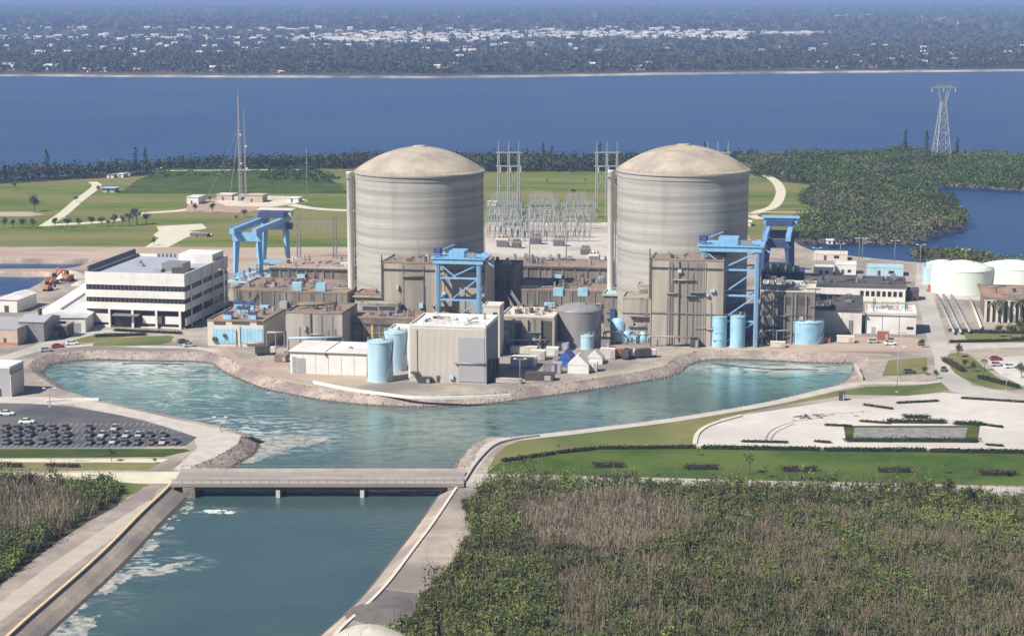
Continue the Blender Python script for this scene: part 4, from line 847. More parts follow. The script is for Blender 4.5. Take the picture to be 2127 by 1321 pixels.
# ---- the office building
r, w, h = bld('office_building', 'white four-storey office building with dark ribbon windows left of the plant', 'office building', 182, 385, 677, 571, 49, M_glass, M_bluer, parapet=0.0)
bx('parapet', M_white, r, -.25, w+.25, -.25, .15, h-.2, h+1.2); bx('parapet', M_white, r, w-.15, w+.25, .151, 49.3, h-.2, h+1.2)
bx('parapet', M_white, r, -.25, .15, .151, 49.3, h-.2, h+1.2); bx('parapet', M_white, r, .151, w-.151, 48.9, 49.3, h-.2, h+1.2)
bands = [(571,590),(600,616),(625,640),(649,668),(677,677)]
def fz(y): return fr(r, 182, y)[1]
zs = [(fz(590), h-.21), (fz(616), fz(601)), (fz(640), fz(626))]
for z0, z1 in zs:
    for i in range(6): bx('spandrel_panel', M_white, r, w*i/6-(.25 if i == 0 else -.02), w*(i+1)/6+(.25 if i == 5 else -.02), -.28, -.02, z0, z1)
    for i in range(8): bx('spandrel_panel', M_white, r, w+.02, w+.28, 49*i/8-(.0 if i == 0 else -.02), 49*(i+1)/8-.02, z0, z1)
    bx('spandrel_panel', M_white, r, -.28, -.02, 0, 49, z0, z1)
z0, z1 = fz(668), fz(650); bx('spandrel_panel', M_white, r, -.25, w*.235, -.28, -.02, z0, z1); bx('plinth', M_white, r, -.25, w*.27, -.3, -.01, -.2, fz(673)); bx('plinth', M_white, r, w*.55, w, -.3, -.01, -.2, fz(674))
for a, b in ((.57,.76),(.80,.97)): bx('lobby_panel', M_white, r, w*a, w*b, -.2, -.02, z0, z1-.4)
bx('entrance_canopy', M_steel, r, w*.29, w*.55, -3.2, -.02, z1-.2, z1+.3); bx('entrance_door', M_glass, r, w*.36, w*.44, -.12, -.02, 0, 2.8)
for px in (230, 278, 327, 376): x, _ = fr(r, px, 660); bx('portico_column', M_white, r, x-.4, x+.4, -1.3, -.5, 0, fz(640))
bx('portico_beam', M_white, r, w*.23, w+.3, -1.3, -.29, fz(640), fz(637))
for k, (z0, z1) in enumerate(zip((zs[1][1], zs[2][1]), (zs[0][0], zs[1][0]))):
    for i in range(24): bx('window_mullion', M_steel, r, w*(i+.5)/24-.06, w*(i+.5)/24+.06, -.06, -.004, z0+.01, z1-.01)
for i in range(4): bx('corner_fin', M_white, r, w+.281, w+.6, 49*(i+.5)/4-.4, 49*(i+.5)/4+.4, 0, h)
z0, z1 = fz(668), fz(652)
for i in range(4): bx('spandrel_panel', M_white, r, w+.02, w+.28, 49*i/4, 49*(i+1)/4-.03, z0-.5, z1-.5)
bx('roof_wall', M_dks, r, -.1, .5, 2, 49, h+1.21, h+3.0)
bx('air_handler', M_steel, r, w*.66, w*.88, 12, 20, h+.2, h+3.2); bx('duct', M_dks, r, w*.80, w*.97, 8, 11, h+.2, h+2.0); bx('duct', M_galv, r, w*.60, w*.68, 9, 12, h+.2, h+1.4)
bx('penthouse', M_whiter, r, w*.62, w*.98, 34, 47, h+.2, h+3.6); bx('rooftop_vent', M_galv, r, w*.3, w*.36, 22, 24, h+.2, h+1.2); bx('rooftop_vent', M_galv, r, w*.2, w*.25, 30, 32, h+.2, h+1.2)
mb = MB()
for i in range(16): x = w*.25+i*w*.7/16; mb.box(x, x+.5, 48.2, 48.6, h+.2, h+2.2)
mb.build('screen_wall', M_galv, r, kind='stuff')
# ---- warehouses at the left
def gable_bld(name, label, cat, xl, xr, yb, yt, depth, rise, wm, rm, rot=ROT, along='y', group=None):
    P = W(xl, yb); d = Vector((math.cos(rot), math.sin(rot), 0)); w = wid(P, xr, d); h = hgt(P, yt); r = thing(name, label, cat, P, rot, group)
    bx('wall', wm, r, 0, w, 0, depth, -.2, h); MB().gable(-.4, w+.4, -.4, depth+.4, h+.004, h+rise, along).build('roof', rm, r); return r, w, h
r, w, h = gable_bld('warehouse', 'long white-roofed warehouse left of the office building', 'warehouse', 66, 178, 690, 660, 84, 2.4, M_white, M_whiter, rot=-.02, along='y')
for i in range(4): bx('roller_door', M_galv, r, w*(.08+i*.23), w*(.22+i*.23), -.1, -.01, 0, 3.4)
bx('ridge_vent', M_galv, r, w*.5-.4, w*.5+.4, 4, 76, h+2.2, h+2.7)
r, w, h = gable_bld('warehouse', 'grey gabled store with a small roof vent in front of the white warehouse', 'warehouse', 40, 92, 708, 668, 14, 1.6, M_steel, M_greyp, along='x')
bx('roof_vent', M_dks, r, w*.5, w*.58, 6, 8, h+1.2, h+3.6); bx('door', M_dks, r, w*.2, w*.35, -.1, -.01, 0, 3)
r, w, h = bld('storehouse', 'low pinkish windowless building at the left edge with a grey roof', 'building', -60, 37, 714, 683, 22, M_brick, M_greyp)
bx('door', M_dks, r, w*.7, w*.76, -.1, -.01, 0, 2.4); bx('wall_band', M_orange, r, 0, w, -.15, -.02, 0, .9)
r, w, h = bld('gatehouse', 'grey block with a bright right wall at the left edge beside the basin', 'building', -40, 22, 822, 764, 10, M_greyp, M_white)
bx('side_panel', M_cream, r, w+.02, w+.3, 0, 9, 0, h*.8); bx('door', M_dks, r, w*.6, w*.7, -.1, -.01, 0, 2.4)
r, w, h = gable_bld('shed', 'small white shed with a pitched roof at the far left by the dark pond', 'shed', -8, 36, 648, 622, 18, 1.2, M_white, M_whiter)
bx('door', M_dks, r, w*.4, w*.6, -.1, -.01, 0, 2.6)
r, w, h = bld('fence_building', 'low dark lean-to between the grey store and the office building', 'building', 93, 140, 700, 676, 6, M_dks, M_greyp)
bx('door', M_galv, r, w*.4, w*.6, -.1, -.01, 0, 2.2)
# orange machines and spoil heaps beside the dark pond
def excavator(px, py, s, rot, label):
    r = thing('excavator', label, 'excavator', W(px, py), rot, 'orange machines beside the dark pond')
    for sy in (-1.3, .7): bx('track', M_tyre, r, -2*s, 2*s, sy*s, (sy+.6)*s, 0, .9*s)
    bx('body', M_orange, r, -1.9*s, 1.3*s, -1.1*s, 1.1*s, .92*s, 2.2*s); bx('cab', M_glass, r, .1*s, 1.3*s, -1.0*s, 0, 2.21*s, 3.3*s)
    MB().beam((1.2*s,.4*s,2*s),(3.6*s,.4*s,4.2*s),.5*s).build('boom', M_orange, r); MB().beam((3.6*s,.4*s,4.2*s),(5*s,.4*s,1.6*s),.4*s).build('arm', M_orange, r); bx('bucket', M_dks, r, 4.5*s, 5.6*s, -.1*s, .9*s, .8*s, 1.7*s)
excavator(108, 590, 1.4, .3, 'orange excavator on the pale ground beside the dark pond, left one'); excavator(140, 584, 1.3, 2.6, 'orange excavator on the pale ground beside the dark pond, right one'); excavator(100, 604, 1.0, 1.2, 'smaller orange excavator in front of the other two')
def heap(name, px, py, rx, ry, h, m, label, seed):
    rs = random.Random(seed); mb = MB(); n = 28; R = 7; vs = []; fs = []
    for k in range(R):
        t = k/(R-1)
        for i in range(n):
            a = 2*math.pi*i/n; q = (1-t)*(1+.12*math.sin(3*a+seed)+.06*rs.random()); vs.append((math.cos(a)*rx*q, math.sin(a)*ry*q, h*(math.sin(t*math.pi/2))*(1+.1*rs.random())-.1))
    for k in range(R-1):
        for i in range(n): fs.append((k*n+i, k*n+(i+1) % n, (k+1)*n+(i+1) % n, (k+1)*n+i))
    mb.add(vs, fs, True); o = mb.build(name, m); o.location = W(px, py); tag(o, label, name.replace('_', ' ')); return o
heap('sand_heap', 145, 575, 7, 7, 2.6, M_cream, 'pale sand heap behind the orange excavators', 1); heap('sand_heap', 172, 590, 5, 6, 1.6, M_shoulder, 'greyish sand heap next to the white warehouse roof', 2)
heap('sand_heap', 765, 1345, 11, 9, 4, M_shoulder, 'big pale sand heap at the bottom edge on the east bank', 3)
heap('soil_heap', 800, 1270, 7, 9, 1.1, M_dark, 'dark flat soil heap on the east bank above the sand heap', 4)
# ---- turbine buildings
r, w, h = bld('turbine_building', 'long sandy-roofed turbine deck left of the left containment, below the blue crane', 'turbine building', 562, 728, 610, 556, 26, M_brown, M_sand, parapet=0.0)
bx('bay_opening', M_dks, r, 0.5, 3.5, -.05, .02, 1, h-1); 
for i in range(7): bx('column', M_steel, r, 4+i*3.6, 4.5+i*3.6, -.4, -.02, 0, h-.5)
detail(r, w, h, 14, 3)
bx('cornice', M_dks, r, -.3, w+.3, -.5, -.13, h-.7, h-.1)
x, z = fr(r, 628, 577); bx('blue_box', M_blue, r, x-1.6, x+1.6, -2.2, -.5, z-1.6, z+1.6); bx('rust_tank', M_red, r, x+3.4, x+5.6, -2, -.5, z-1.2, z+1.2); bx('pipe_bundle', M_steel, r, 4, w-4, -1.2, -.52, 3, 3.5); bx('pipe_bundle', M_galv, r, w*.5, w-1, -1.4, -.52, h*.55, h*.55+.4)
greebles(r, 2, w-3, 2, 24, h+.18, 12, 5, [M_steel, M_galv, M_cream, M_roofb])
rail(r, [(0,-.2,h+.2),(w,-.2,h+.2)])
r, w, h = bld('turbine_annex', 'brown stained mid-level annex with pale blue vent boxes, left of the left containment', 'building', 486, 722, 664, 604, 30, M_brown, M_roofb)
detail(r, w, h, 22, 201)
for px, py, s, m in ((618,608,1.8,M_blue),(667,606,1.8,M_blue),(558,628,1.7,M_blue),(598,620,1.4,M_greyp)):
    x, z = fr(r, px, py+8, 4); bx('vent_box', m, r, x-s, x+s, 3, 5.4, h+.2, h+3.2) if py < 615 else bx('vent_box', m, r, x-s, x+s, -2.4, -.2, z-1.6, z+1.2)
greebles(r, 1, w-4, 6, 26, h+.18, 26, 9, [M_steel, M_roofb, M_brown, M_galv, M_red, M_greyp], 1.1)
for i in range(9): bx('pilaster', M_steel, r, 1+i*w/9.2, 1.4+i*w/9.2, -.3, -.02, 0, h)
rail(r, [(0,-.1,h+.7),(w,-.1,h+.7)])
MB().beam((w*.04,-1,0),(w*.2,-1,h),.5).build('stair_flight', M_steel, r); MB().beam((w*.55,-1.5,1),(w*.95,-1.5,1),.8, n=8).build('pipe', M_galv, r)
r, w, h = bld('service_building', 'low service building with light blue wall panels and roof vents, beside the office', 'building', 432, 548, 718, 667, 26, M_cream, M_roofb)
detail(r, w, h, 4, 209)
for i, (a, b) in enumerate(((442,492),(498,546))):
    x0, z1 = fr(r, a, 682); x1, z0 = fr(r, b, 714); n = 6
    for k in range(n): bx('blue_panel', M_blue, r, x0+(x1-x0)*k/n+.03, x0+(x1-x0)*(k+1)/n-.03, -.15, -.01, z0, z1)
for a, b in ((444,468),(482,518),(533,546)):
    x0, z1 = fr(r, a, 667); x1, z0 = fr(r, b, 674); bx('louvre', M_dks, r, x0, x1, -.2, -.01, z0, z1)
for px, py, s in ((474,662,1.5),(506,652,2.0),(526,662,1.3),(497,640,1.6),(520,642,1.6)):
    x, y = rf(r, px, py, h+.2); bx('roof_vent', M_blue, r, x-s, x+s, y-1.2, y+1.2, h+.2, h+1.8+s*.3); bx('vent_hood', M_blued, r, x-s-.3, x+s+.3, y-1.6, y+1.6, h+1.85+s*.3, h+2.2+s*.3)
greebles(r, 2, w-3, 3, 24, h+.18, 10, 12, [M_steel, M_roofb, M_galv])
r, w, h = bld('concrete_block', 'windowless pale concrete block in front of the left turbine annex, behind the white shed', 'building', 596, 712, 738, 650, 20, M_box, M_roofb)
detail(r, w, h, 7, 204)
bx('downpipe', M_dks, r, w*.43, w*.46, -.25, -.02, h*.4, h); bx('wall_box', M_steel, r, w*.42, w*.52, -.7, -.02, h*.33, h*.4); bx('wall_panel', M_aux, r, w*.62, w*.64, -.2, -.02, 0, h)
MB().beam((w*.1,8,h+1.6),(w*.75,12,h+1.6),1.2, n=8).build('roof_pipe', M_roofb, r); greebles(r, 2, w-3, 3, 16, h+.18, 8, 14, [M_steel, M_roofb, M_brown])
r, w, h = bld('brown_block', 'low brown stained concrete wall block between the pale concrete block and the beige building', 'building', 713, 868, 728, 660, 12, M_brown, M_roofb)
detail(r, w, h, 9, 205)
bx('yellow_riser', M_yellow, r, w*.38, w*.41, -.3, -.02, 0, h-2); bx('string_course', M_dks, r, 0, w, -.3, -.02, h-2.2, h-1.7); bx('string_course', M_steel, r, 0, w, -.25, -.02, h*.55, h*.58)
for i in range(5): bx('pilaster', M_aux, r, w*(.08+.2*i), w*(.10+.2*i), -.2, -.02, 0, h-2.3)
greebles(r, 3, w-3, 2, 10, h+.18, 8, 15, [M_steel, M_roofb, M_brown])
# ---- foreground sheds and tanks
r, w, h = bld('metal_shed', 'long low white metal shed with a bright flat roof by the basin edge', 'shed', 603, 762, 775, 729, 18, M_white, M_whiter, parapet=0.0, over=.2)
for i in range(1, 6): bx('wall_seam', M_beige, r, w*i/6-.06, w*i/6+.06, -.09, -.01, 0, h-.1)
bx('roof_seam', M_steel, r, w*.46, w*.475, -.3, 18.3, h+.185, h+.3); bx('door', M_galv, r, w*.03, w*.08, -.1, -.01, 0, h*.75); bx('roller_door', M_galv, r, w*.09, w*.2, -.1, -.01, 0, h*.7); bx('wall_lamp', M_dks, r, w*.46, w*.48, -.6, -.02, h*.85, h*.97); bx('roof_vent', M_galv, r, w*.7, w*.74, 6, 7.5, h+.2, h+.8); bx('eave_gutter', M_beige, r, -.3, w+.3, -.6, -.33, h-.1, h+.12); bx('side_opening', M_dks, r, w+.01, w+.1, 2, 6, 0, h*.8)
def tank(name, label, xl, xr, yb, yrim, ytop, m, parts=(), group=None, ladder=True, rings=4):
    P = W((xl+xr)/2, yb); R = wid(P, xr, Vector((1,0,0))); P = P + Vector((0,R,0)); R = wid(P, xr, Vector((1,0,0))); h = hgt((P.x,P.y-R*.97,0), yrim)
    r = thing(name, label, 'tank', P, 0, group)
    pr = [(R,-.2)]
    for i in range(1, rings): pr += [(R,h*i/rings-.08),(R,h*i/rings-.03),(R+.03,h*i/rings),(R,h*i/rings+.03),(R,h*i/rings+.08)]
    pr += [(R,h)]; MB().lathe(pr, 48).build('shell', m, r)
    k = max(.4, hgt((P.x,P.y,h), ytop)) if ytop else .6
    MB().lathe([(R+.15,h+.004),(R+.15,h+.12),(R*.75,h+.12+k*.42),(R*.4,h+.12+k*.78),(R*.08,h+.12+k)], 48).build('tank_roof', m if 'darkroof' not in parts else M_darkroof, r)
    mb = MB(); n = 20
    for i in range(n):
        a = 2*math.pi*i/n; b = 2*math.pi*(i+1)/n; p = Vector((math.cos(a)*R, math.sin(a)*R, h+.1)); q = Vector((math.cos(b)*R, math.sin(b)*R, h+.1)); mb.beam(p, p+Vector((0,0,1.1)), .07); mb.beam(p+Vector((0,0,1.1)), q+Vector((0,0,1.1)), .07)
    mb.build('handrail', M_galv, r, kind='stuff')
    if ladder:
        mb = MB(); a0 = math.radians(-60)
        for i in range(14): a = a0+i*.07; mb.beam((math.cos(a)*(R+.1), math.sin(a)*(R+.1), h*i/14),(math.cos(a+.07)*(R+.1), math.sin(a+.07)*(R+.1), h*(i+1)/14), .3)
        mb.build('stair', M_steel, r)
    MB().cyl(R*.3, -R*.2, .4, h+k*.5, h+k*.5+1.3, 10).build('roof_vent', M_steel, r); MB().cyl(0,0,R+.4,-.1,.25,40).build('foundation_ring', M_shoulder, r)
    return r, R, h
tank('storage_tank', 'pale blue cylindrical tank in front of the beige building, beside the white shed', 760, 817, 796, 714, 704, M_bluel)
tank('storage_tank', 'darker pale blue tank standing behind the first one, tucked against the beige building', 796, 846, 772, 694, 684, M_bluel)
r, w, h = bld('pump_house', 'small bright white flat-roofed pump house between the blue tanks and the beige building', 'building', 808, 856, 745, 686, 9, M_white, M_whiter)
bx('door', M_dks, r, w*.3, w*.5, -.1, -.01, 0, 2.4)
r, w, h = bld('beige_building', 'large beige ribbed metal-clad box building with a grey panel at its right front', 'building', 852, 1009, 792, 677, 21, M_beige, M_whiter, parapet=.5)
detail(r, w, h, 2, 211)
mb = MB()
for i in range(64): x = w*(i+.2)/64; mb.box(x, x+.22, -.1, .01, 1.5, h-.6)
mb.build('siding_rib', M_beige, r, kind='stuff')
mb = MB()
for i in range(46): y = 21*(i+.2)/46; mb.box(w-.01, w+.1, y, y+.22, 1.5, h-.6)
mb.build('siding_rib', M_greyp, r, kind='stuff')
x0, z1 = fr(r, 953, 700); bx('grey_panel', M_greyp, r, x0, w-.3, -.45, -.11, .6, z1); bx('corner_trim', M_greyp, r, w-.28, w+.25, -.35, -.13, 0, h-.1); bx('base_course', M_shoulder, r, -.2, w+.2, -.25, -.11, -.2, 1.4)
bx('door_canopy', M_dks, r, w*.02, w*.12, -2, -.12, 3, 3.3); bx('side_panel', M_whiter, r, -.5, -.02, 0, 20, 1, h-.3); bx('downpipe', M_steel, r, w*.09, w*.10, -.35, -.12, 0, h-1)
greebles(r, 2, w-3, 3, 18, h+.2, 10, 21, [M_cream, M_white, M_steel, M_galv], .8); rail(r, [(0,0,h+.7),(w,0,h+.7)])
for i in range(3): bx('side_duct', M_dks, r, w+.11, w+1.2, 3+i*6, 5+i*6, 0, 7-i)
r, w, h = bld('stair_tower', 'narrow pale stair tower rising behind the right corner of the beige building', 'building', 1003, 1038, 740, 637, 8, M_cream, M_cream, parapet=.3)
bx('door', M_dks, r, w*.6, w*.85, -.1, -.01, h-4, h-1.8)
# blue-doored vaults
r, w, h = bld('vault_building', 'low tan building with big light blue doors, right of the beige building', 'building', 1040, 1150, 726, 658, 18, M_aux, M_cream)
detail(r, w, h, 6, 207)
for a, b in ((1042,1060),(1086,1115)):
    x0, z1 = fr(r, a, 692); x1, z0 = fr(r, b, 722)
    for k in range(3): bx('blue_door', M_blue, r, x0+(x1-x0)*k/3+.04, x0+(x1-x0)*(k+1)/3-.04, -.15, -.01, 0, z1)
x0, z1 = fr(r, 1066, 672); x1, _ = fr(r, 1084, 672); bx('recess', M_dks, r, x0, x1, -.1, -.01, 0, z1); x0, z1 = fr(r, 1122, 666); bx('recess', M_dks, r, x0, w-.5, -.1, -.01, 0, z1)
for i in range(5): bx('buttress', M_aux, r, w*i/4-.35, w*i/4+.35, -.9, -.16, 0, h-.5)
greebles(r, 1, w-3, 2, 16, h+.18, 16, 31, [M_cream, M_roofb, M_steel, M_pink], .9)
tank('storage_tank', 'big grey cylindrical tank with shallow domed roof between the two containments', 1156, 1249, 724, 650, 629, M_gtank, rings=5)
# right turbine hall
r, w, h = bld('turbine_building', 'brown turbine hall deck with dark shaded left end between the two containments', 'turbine building', 1035, 1262, 608, 552, 24, M_brown, M_roofb, parapet=0.0)
detail(r, w, h, 20, 200)
bx('cornice', M_dks, r, -.3, w+.3, -.5, -.13, h-.7, h-.1)
for i in range(9): bx('column', M_steel, r, 2+i*w/9.2, 2.5+i*w/9.2, -.4, -.02, 0, h-.8)
x, z = fr(r, 1161, 578); bx('blue_box', M_blue, r, x-1.4, x+1.4, -2.2, -.5, z-1.6, z+1.6); x, z = fr(r, 1250, 578); bx('blue_box', M_blue, r, x-1.2, x+1.2, -2.2, -.5, z-1.2, z+1)
bx('pipe_bundle', M_roofb, r, w*.5, w-1, -1.3, -.52, h*.5, h*.5+.6); bx('pipe_bundle', M_pink, r, w*.5, w-1, -1.3, -.52, h*.3, h*.3+.4); greebles(r, 2, w-3, 2, 22, h+.18, 18, 41, [M_steel, M_galv, M_roofb, M_brown])
rail(r, [(0,-.2,h+.2),(w,-.2,h+.2)])
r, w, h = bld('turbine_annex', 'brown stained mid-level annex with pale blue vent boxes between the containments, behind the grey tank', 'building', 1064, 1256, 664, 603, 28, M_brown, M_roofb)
detail(r, w, h, 18, 202)
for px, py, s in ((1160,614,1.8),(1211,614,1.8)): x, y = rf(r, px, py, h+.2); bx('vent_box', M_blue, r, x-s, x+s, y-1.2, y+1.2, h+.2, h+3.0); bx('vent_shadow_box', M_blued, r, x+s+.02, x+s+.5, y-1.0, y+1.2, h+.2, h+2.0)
x, z = fr(r, 1143, 634); bx('vent_box', M_blue, r, x-2, x+2, -2.4, -.4, z-1.4, z+1.2)
for i in range(8): bx('pilaster', M_steel, r, 1+i*w/8.2, 1.4+i*w/8.2, -.3, -.02, 0, h)
greebles(r, 8, w-4, 5, 25, h+.18, 26, 43, [M_steel, M_roofb, M_brown, M_galv, M_red, M_sand], 1.1); rail(r, [(0,-.1,h+.7),(w,-.1,h+.7)])
for i in range(3): MB().beam((-6+i*3.2,-2-i,h*.98),(1+i*3.4,-3-i,.5),.9).build('stair_flight', M_steel, r); MB().beam((-6+i*3.2,-2.9-i,h*.98+1.1),(1+i*3.4,-3.9-i,1.6),.2).build('stair_rail', M_galv, r)
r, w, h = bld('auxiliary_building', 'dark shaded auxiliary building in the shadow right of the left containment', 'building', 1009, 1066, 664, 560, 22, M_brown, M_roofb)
detail(r, w, h, 8, 203)
bx('louvre', M_dks, r, 1, w-1, -.12, -.01, h*.6, h*.8); bx('roof_unit', M_greyp, r, w*.5, w*.8, 5, 8, h+.2, h+2.4); greebles(r, 1, w-3, 3, 18, h+.18, 6, 44, [M_steel, M_brown])
r, w, h = bld('link_building', 'low link block with pale teal roof deck left of the right containment annex', 'building', 1254, 1294, 680, 614, 16, M_brown, mat('teal_deck', (0.38,0.50,0.47)), over=.5)
detail(r, w, h, 5, 206)
bx('blue_duct', M_blued, r, w*.35, w*.6, -1.5, -.15, 0, h*.6); bx('cable_tray', M_steel, r, w*.85, w*.93, -.8, -.15, 0, h-1)
# blue process equipment along the right annex foot
def skid(name, label, px, py, w, h, seed, group='blue process equipment at the foot of the right containment block'):
    q = random.Random(seed); r = thing(name, label, 'equipment', W(px, py), ROT, group)
    bx('base_frame', M_steel, r, 0, w, 0, 3, 0, .4)
    MB().lathe([(h*.3,.42),(h*.3,h*.8),(h*.2,h*.92),(h*.05,h*.95)], 20, w*.25, 1.5).build('vessel', M_blue, r)
    bx('cabinet', M_blue, r, w*.5, w*.9, .4, 2.4, .42, h*.62); bx('access_door', M_blued, r, w*.55, w*.68, .33, .39, .6, h*.5)
    MB().beam((w*.25,1.5,h*.93),(w*.75,1.5,h*.9),.3, n=8).build('pipe', M_bluec, r); MB().beam((w*.75,1.5,h*.9),(w*.75,1.5,h*.62),.3, n=8).build('pipe', M_bluec, r); MB().cyl(w*.96,1,.3,.42,h*.75,10).build('pipe_riser', M_galv, r)
    rail(r, [(0,0,.4),(w,0,.4)])
for i, (px, py, w, h, lb) in enumerate([(1278,712,3,9,'tall narrow blue vessel skid beside the link building'),(1294,714,5,4.5,'small blue skid right of the tall narrow one'),(1326,714,6,4.5,'second small blue skid, before the annex foot'),(1366,712,6,6,'larger blue skid with an upper tank, before the tall concrete block'),(1392,712,6,7,'largest blue skid right of the one with the upper tank')]): skid('process_skid', lb, px, py, w, h, i)
tank('storage_tank', 'left of the two slim tall blue cylinders under the gantry tower', 1481, 1509, 722, 660, 657, M_blue, group='slim blue cylinders', ladder=False, rings=3)
tank('storage_tank', 'right of the two slim tall blue cylinders under the gantry tower', 1519, 1547, 723, 660, 657, M_blue, group='slim blue cylinders', ladder=False, rings=3)
tank('storage_tank', 'squat light blue tank with conical roof before the white building at the right', 1646, 1711, 716, 672, 656, M_blue, rings=3)
tank('storage_tank', 'small white and blue upright tank in front of the big grey tank, right one', 1207, 1234, 727, 700, 695, M_bluel, ladder=False, rings=2)
tank('storage_tank', 'tiny white upright tank at the left foot of the big grey tank', 1142, 1164, 720, 700, 695, M_white, ladder=False, rings=2)
# right side of plant
r, w, h = bld('turbine_building', 'dark shaded hall right of the gantry tower with a pale cluttered roof', 'turbine building', 1578, 1690, 712, 605, 24, M_brown, M_cream, parapet=.3)
detail(r, w, h, 10, 210)
bx('bay_opening', M_dks, r, 1, w*.5, -.1, -.01, 0, h*.5); bx('louvre', M_dks, r, w*.2, w*.9, -.1, -.01, h*.75, h*.9); greebles(r, 1, w-3, 2, 22, h+.18, 20, 51, [M_white, M_brick, M_steel, M_galv, M_dks]); rail(r, [(0,-.1,h+.5),(w,-.1,h+.5)])
for i in range(5): bx('column', M_steel, r, w*i/5+.5, w*i/5+1, -.5, -.11, 0, h-1)
r, w, h = bld('block_house', 'small cream block house by the left side of the squat blue tank', 'building', 1633, 1664, 705, 624, 9, M_cream, M_cream, parapet=.2)
bx('opening', M_dks, r, w*.6, w*.95, -.1, -.01, h*.1, h*.22)
r, w, h = bld('workshop', 'white workshop with a large dark flat roof behind the squat blue tank', 'building', 1668, 1789, 690, 643, 34, M_whiter, M_darkroof, parapet=.2, over=.4)
for i in range(1, 6): bx('wall_joint', M_beige, r, w*i/6-.08, w*i/6+.08, -.1, -.01, 0, h-.4)
bx('wall_pipe', M_steel, r, w*.78, w*.84, -.4, -.02, 0, h*.6); bx('skylight', M_galv, r, w*.3, w*.34, 10, 16, h+.19, h+.5); greebles(r, 2, w-3, 5, 30, h+.18, 12, 55, [M_dks, M_darkroof, M_steel])
MB().beam((w*.05,-3,h-1),(w*.35,-6,1),.5).build('conveyor', M_galv, r)
r, w, h = bld('workshop', 'long dark-roofed hall behind the white workshop with trees before it', 'building', 1672, 1880, 622, 592, 26, M_white, M_darkroof, parapet=.2, over=.4)
greebles(r, 2, w-3, 3, 23, h+.18, 14, 56, [M_dks, M_darkroof, M_steel, M_galv]); 
for i in range(8): bx('window', M_glass, r, w*(.55+i*.055), w*(.585+i*.055), -.1, -.01, h*.35, h*.7)
r, w, h = bld('workshop', 'low bright white building with vertical joints right of the white workshop', 'building', 1797, 1902, 692, 650, 16, M_whiter, M_whiter, parapet=.5)
for i in range(1, 3): bx('wall_joint', M_steel, r, w*i/3-.08, w*i/3+.08, -.1, -.01, 0, h-.3)
bx('cornice', M_steel, r, -.2, w+.2, -.3, -.13, h-.8, h-.5); bx('window', M_glass, r, w*.82, w*.95, -.1, -.01, h*.25, h*.38); bx('door', M_greyp, r, w*.12, w*.2, -.1, -.01, 0, 2.4); greebles(r, 1, w-3, 3, 14, h+.18, 12, 58, [M_white, M_brick, M_blue, M_galv])
for i, (xl, xr, yb, yt, m, m2, lb) in enumerate([(1690,1730,572,558,M_white,M_whiter,'small white hut at the back of the yard, left end'),(1734,1778,570,550,M_white,M_whiter,'white hut at the back of the yard, left of the pale blue one'),(1800,1876,572,556,M_bluel,M_bluel,'pale blue long hut at the back of the yard'),(1690,1760,540,528,M_cream,M_beige,'low cream hut by the lagoon edge')]):
    r, w, h = bld('hut', lb, 'hut', xl, xr, yb, yt, 10, m, m2, group='huts at the back of the yard', parapet=.2)
    bx('door', M_dks, r, w*.3, w*.3+1.2, -.1, -.01, 0, 2.2); bx('window', M_glass, r, w*.6, w*.75, -.1, -.01, 1, 2.2)
r, w, h = bld('dark_hut', 'dark blue-black cabin beside the entrance road, right of the tree-shaded white hall', 'hut', 1884, 1908, 624, 606, 8, M_dks, M_darkroof)
bx('door', M_steel, r, w*.4, w*.6, -.1, -.01, 0, 2.2)
tank('oil_tank', 'large mint white storage tank with a shallow cone roof beside the entrance road', 1957, 2061, 614, 566, 541, M_mint, rings=4)
tank('oil_tank', 'mint white storage tank cut by the right edge of the picture', 2066, 2172, 594, 562, 541, M_mint, rings=4)
tank('oil_tank', 'smaller mint white tank hidden behind the left shoulder of the large one', 1936, 1990, 578, 552, 540, M_mint, rings=3)
tank('oil_tank', 'low pale blue tank left of the large mint tank by the red machinery', 1922, 1950, 592, 560, 552, M_bluel, rings=2)
r = thing('pump_skid', 'red pump machinery below the pale blue tank by the entrance road', 'equipment', W(1925,606), ROT)
bx('frame', M_red, r, 0, 7, 0, 3, 0, .6); bx('engine', M_red, r, .5, 3, .4, 2.4, .61, 2.6); MB().beam((3,1.4,1.6),(7,1.4,1.6),1.0,n=10).build('pipe', M_red, r); bx('control_panel', M_brick, r, 7.2, 9.5, .5, 2, 0, 2.2)
r, w, h = bld('colonnade_building', 'cream colonnaded building with brown roof behind the palms at the right edge', 'building', 2046, 2190, 668, 620, 30, M_brown, M_roofb, over=1.2)
for i in range(13): bx('column', M_cream, r, w*i/12-.4, w*i/12+.4, -1.1, -.3, 0, h-.7)
bx('beam', M_cream, r, -.8, w+.8, -1.15, -.3, h-.69, h-.01)
greebles(r, 2, w-4, 4, 26, h+.18, 8, 61, [M_red, M_steel, M_roofb])
# pipe runs down to the road at the right
for i, (a, b, lb) in enumerate([((1946,612),(1982,690),'leftmost of the long pipelines beside the entrance road'),((1960,612),(1996,690),'second of the long pipelines beside the entrance road'),((1976,612),(2014,688),'third of the long pipelines beside the entrance road'),((2016,622),(2038,680),'yellowish pipeline nearest the colonnaded building')]):
    A = W(*a, 1.0); B = W(*b, 1.0); r = thing('pipeline', lb, 'pipeline', A, 0, 'pipelines beside the entrance road'); D = B-A
    MB().beam((0,0,0), D, .9, n=8).build('pipe', M_cream if i == 3 else M_galv, r)
    for k in range(9): c = D*(k+.5)/9; bx('support', M_shoulder, r, c.x-.6, c.x+.6, c.y-.3, c.y+.3, -1.0, -.46)
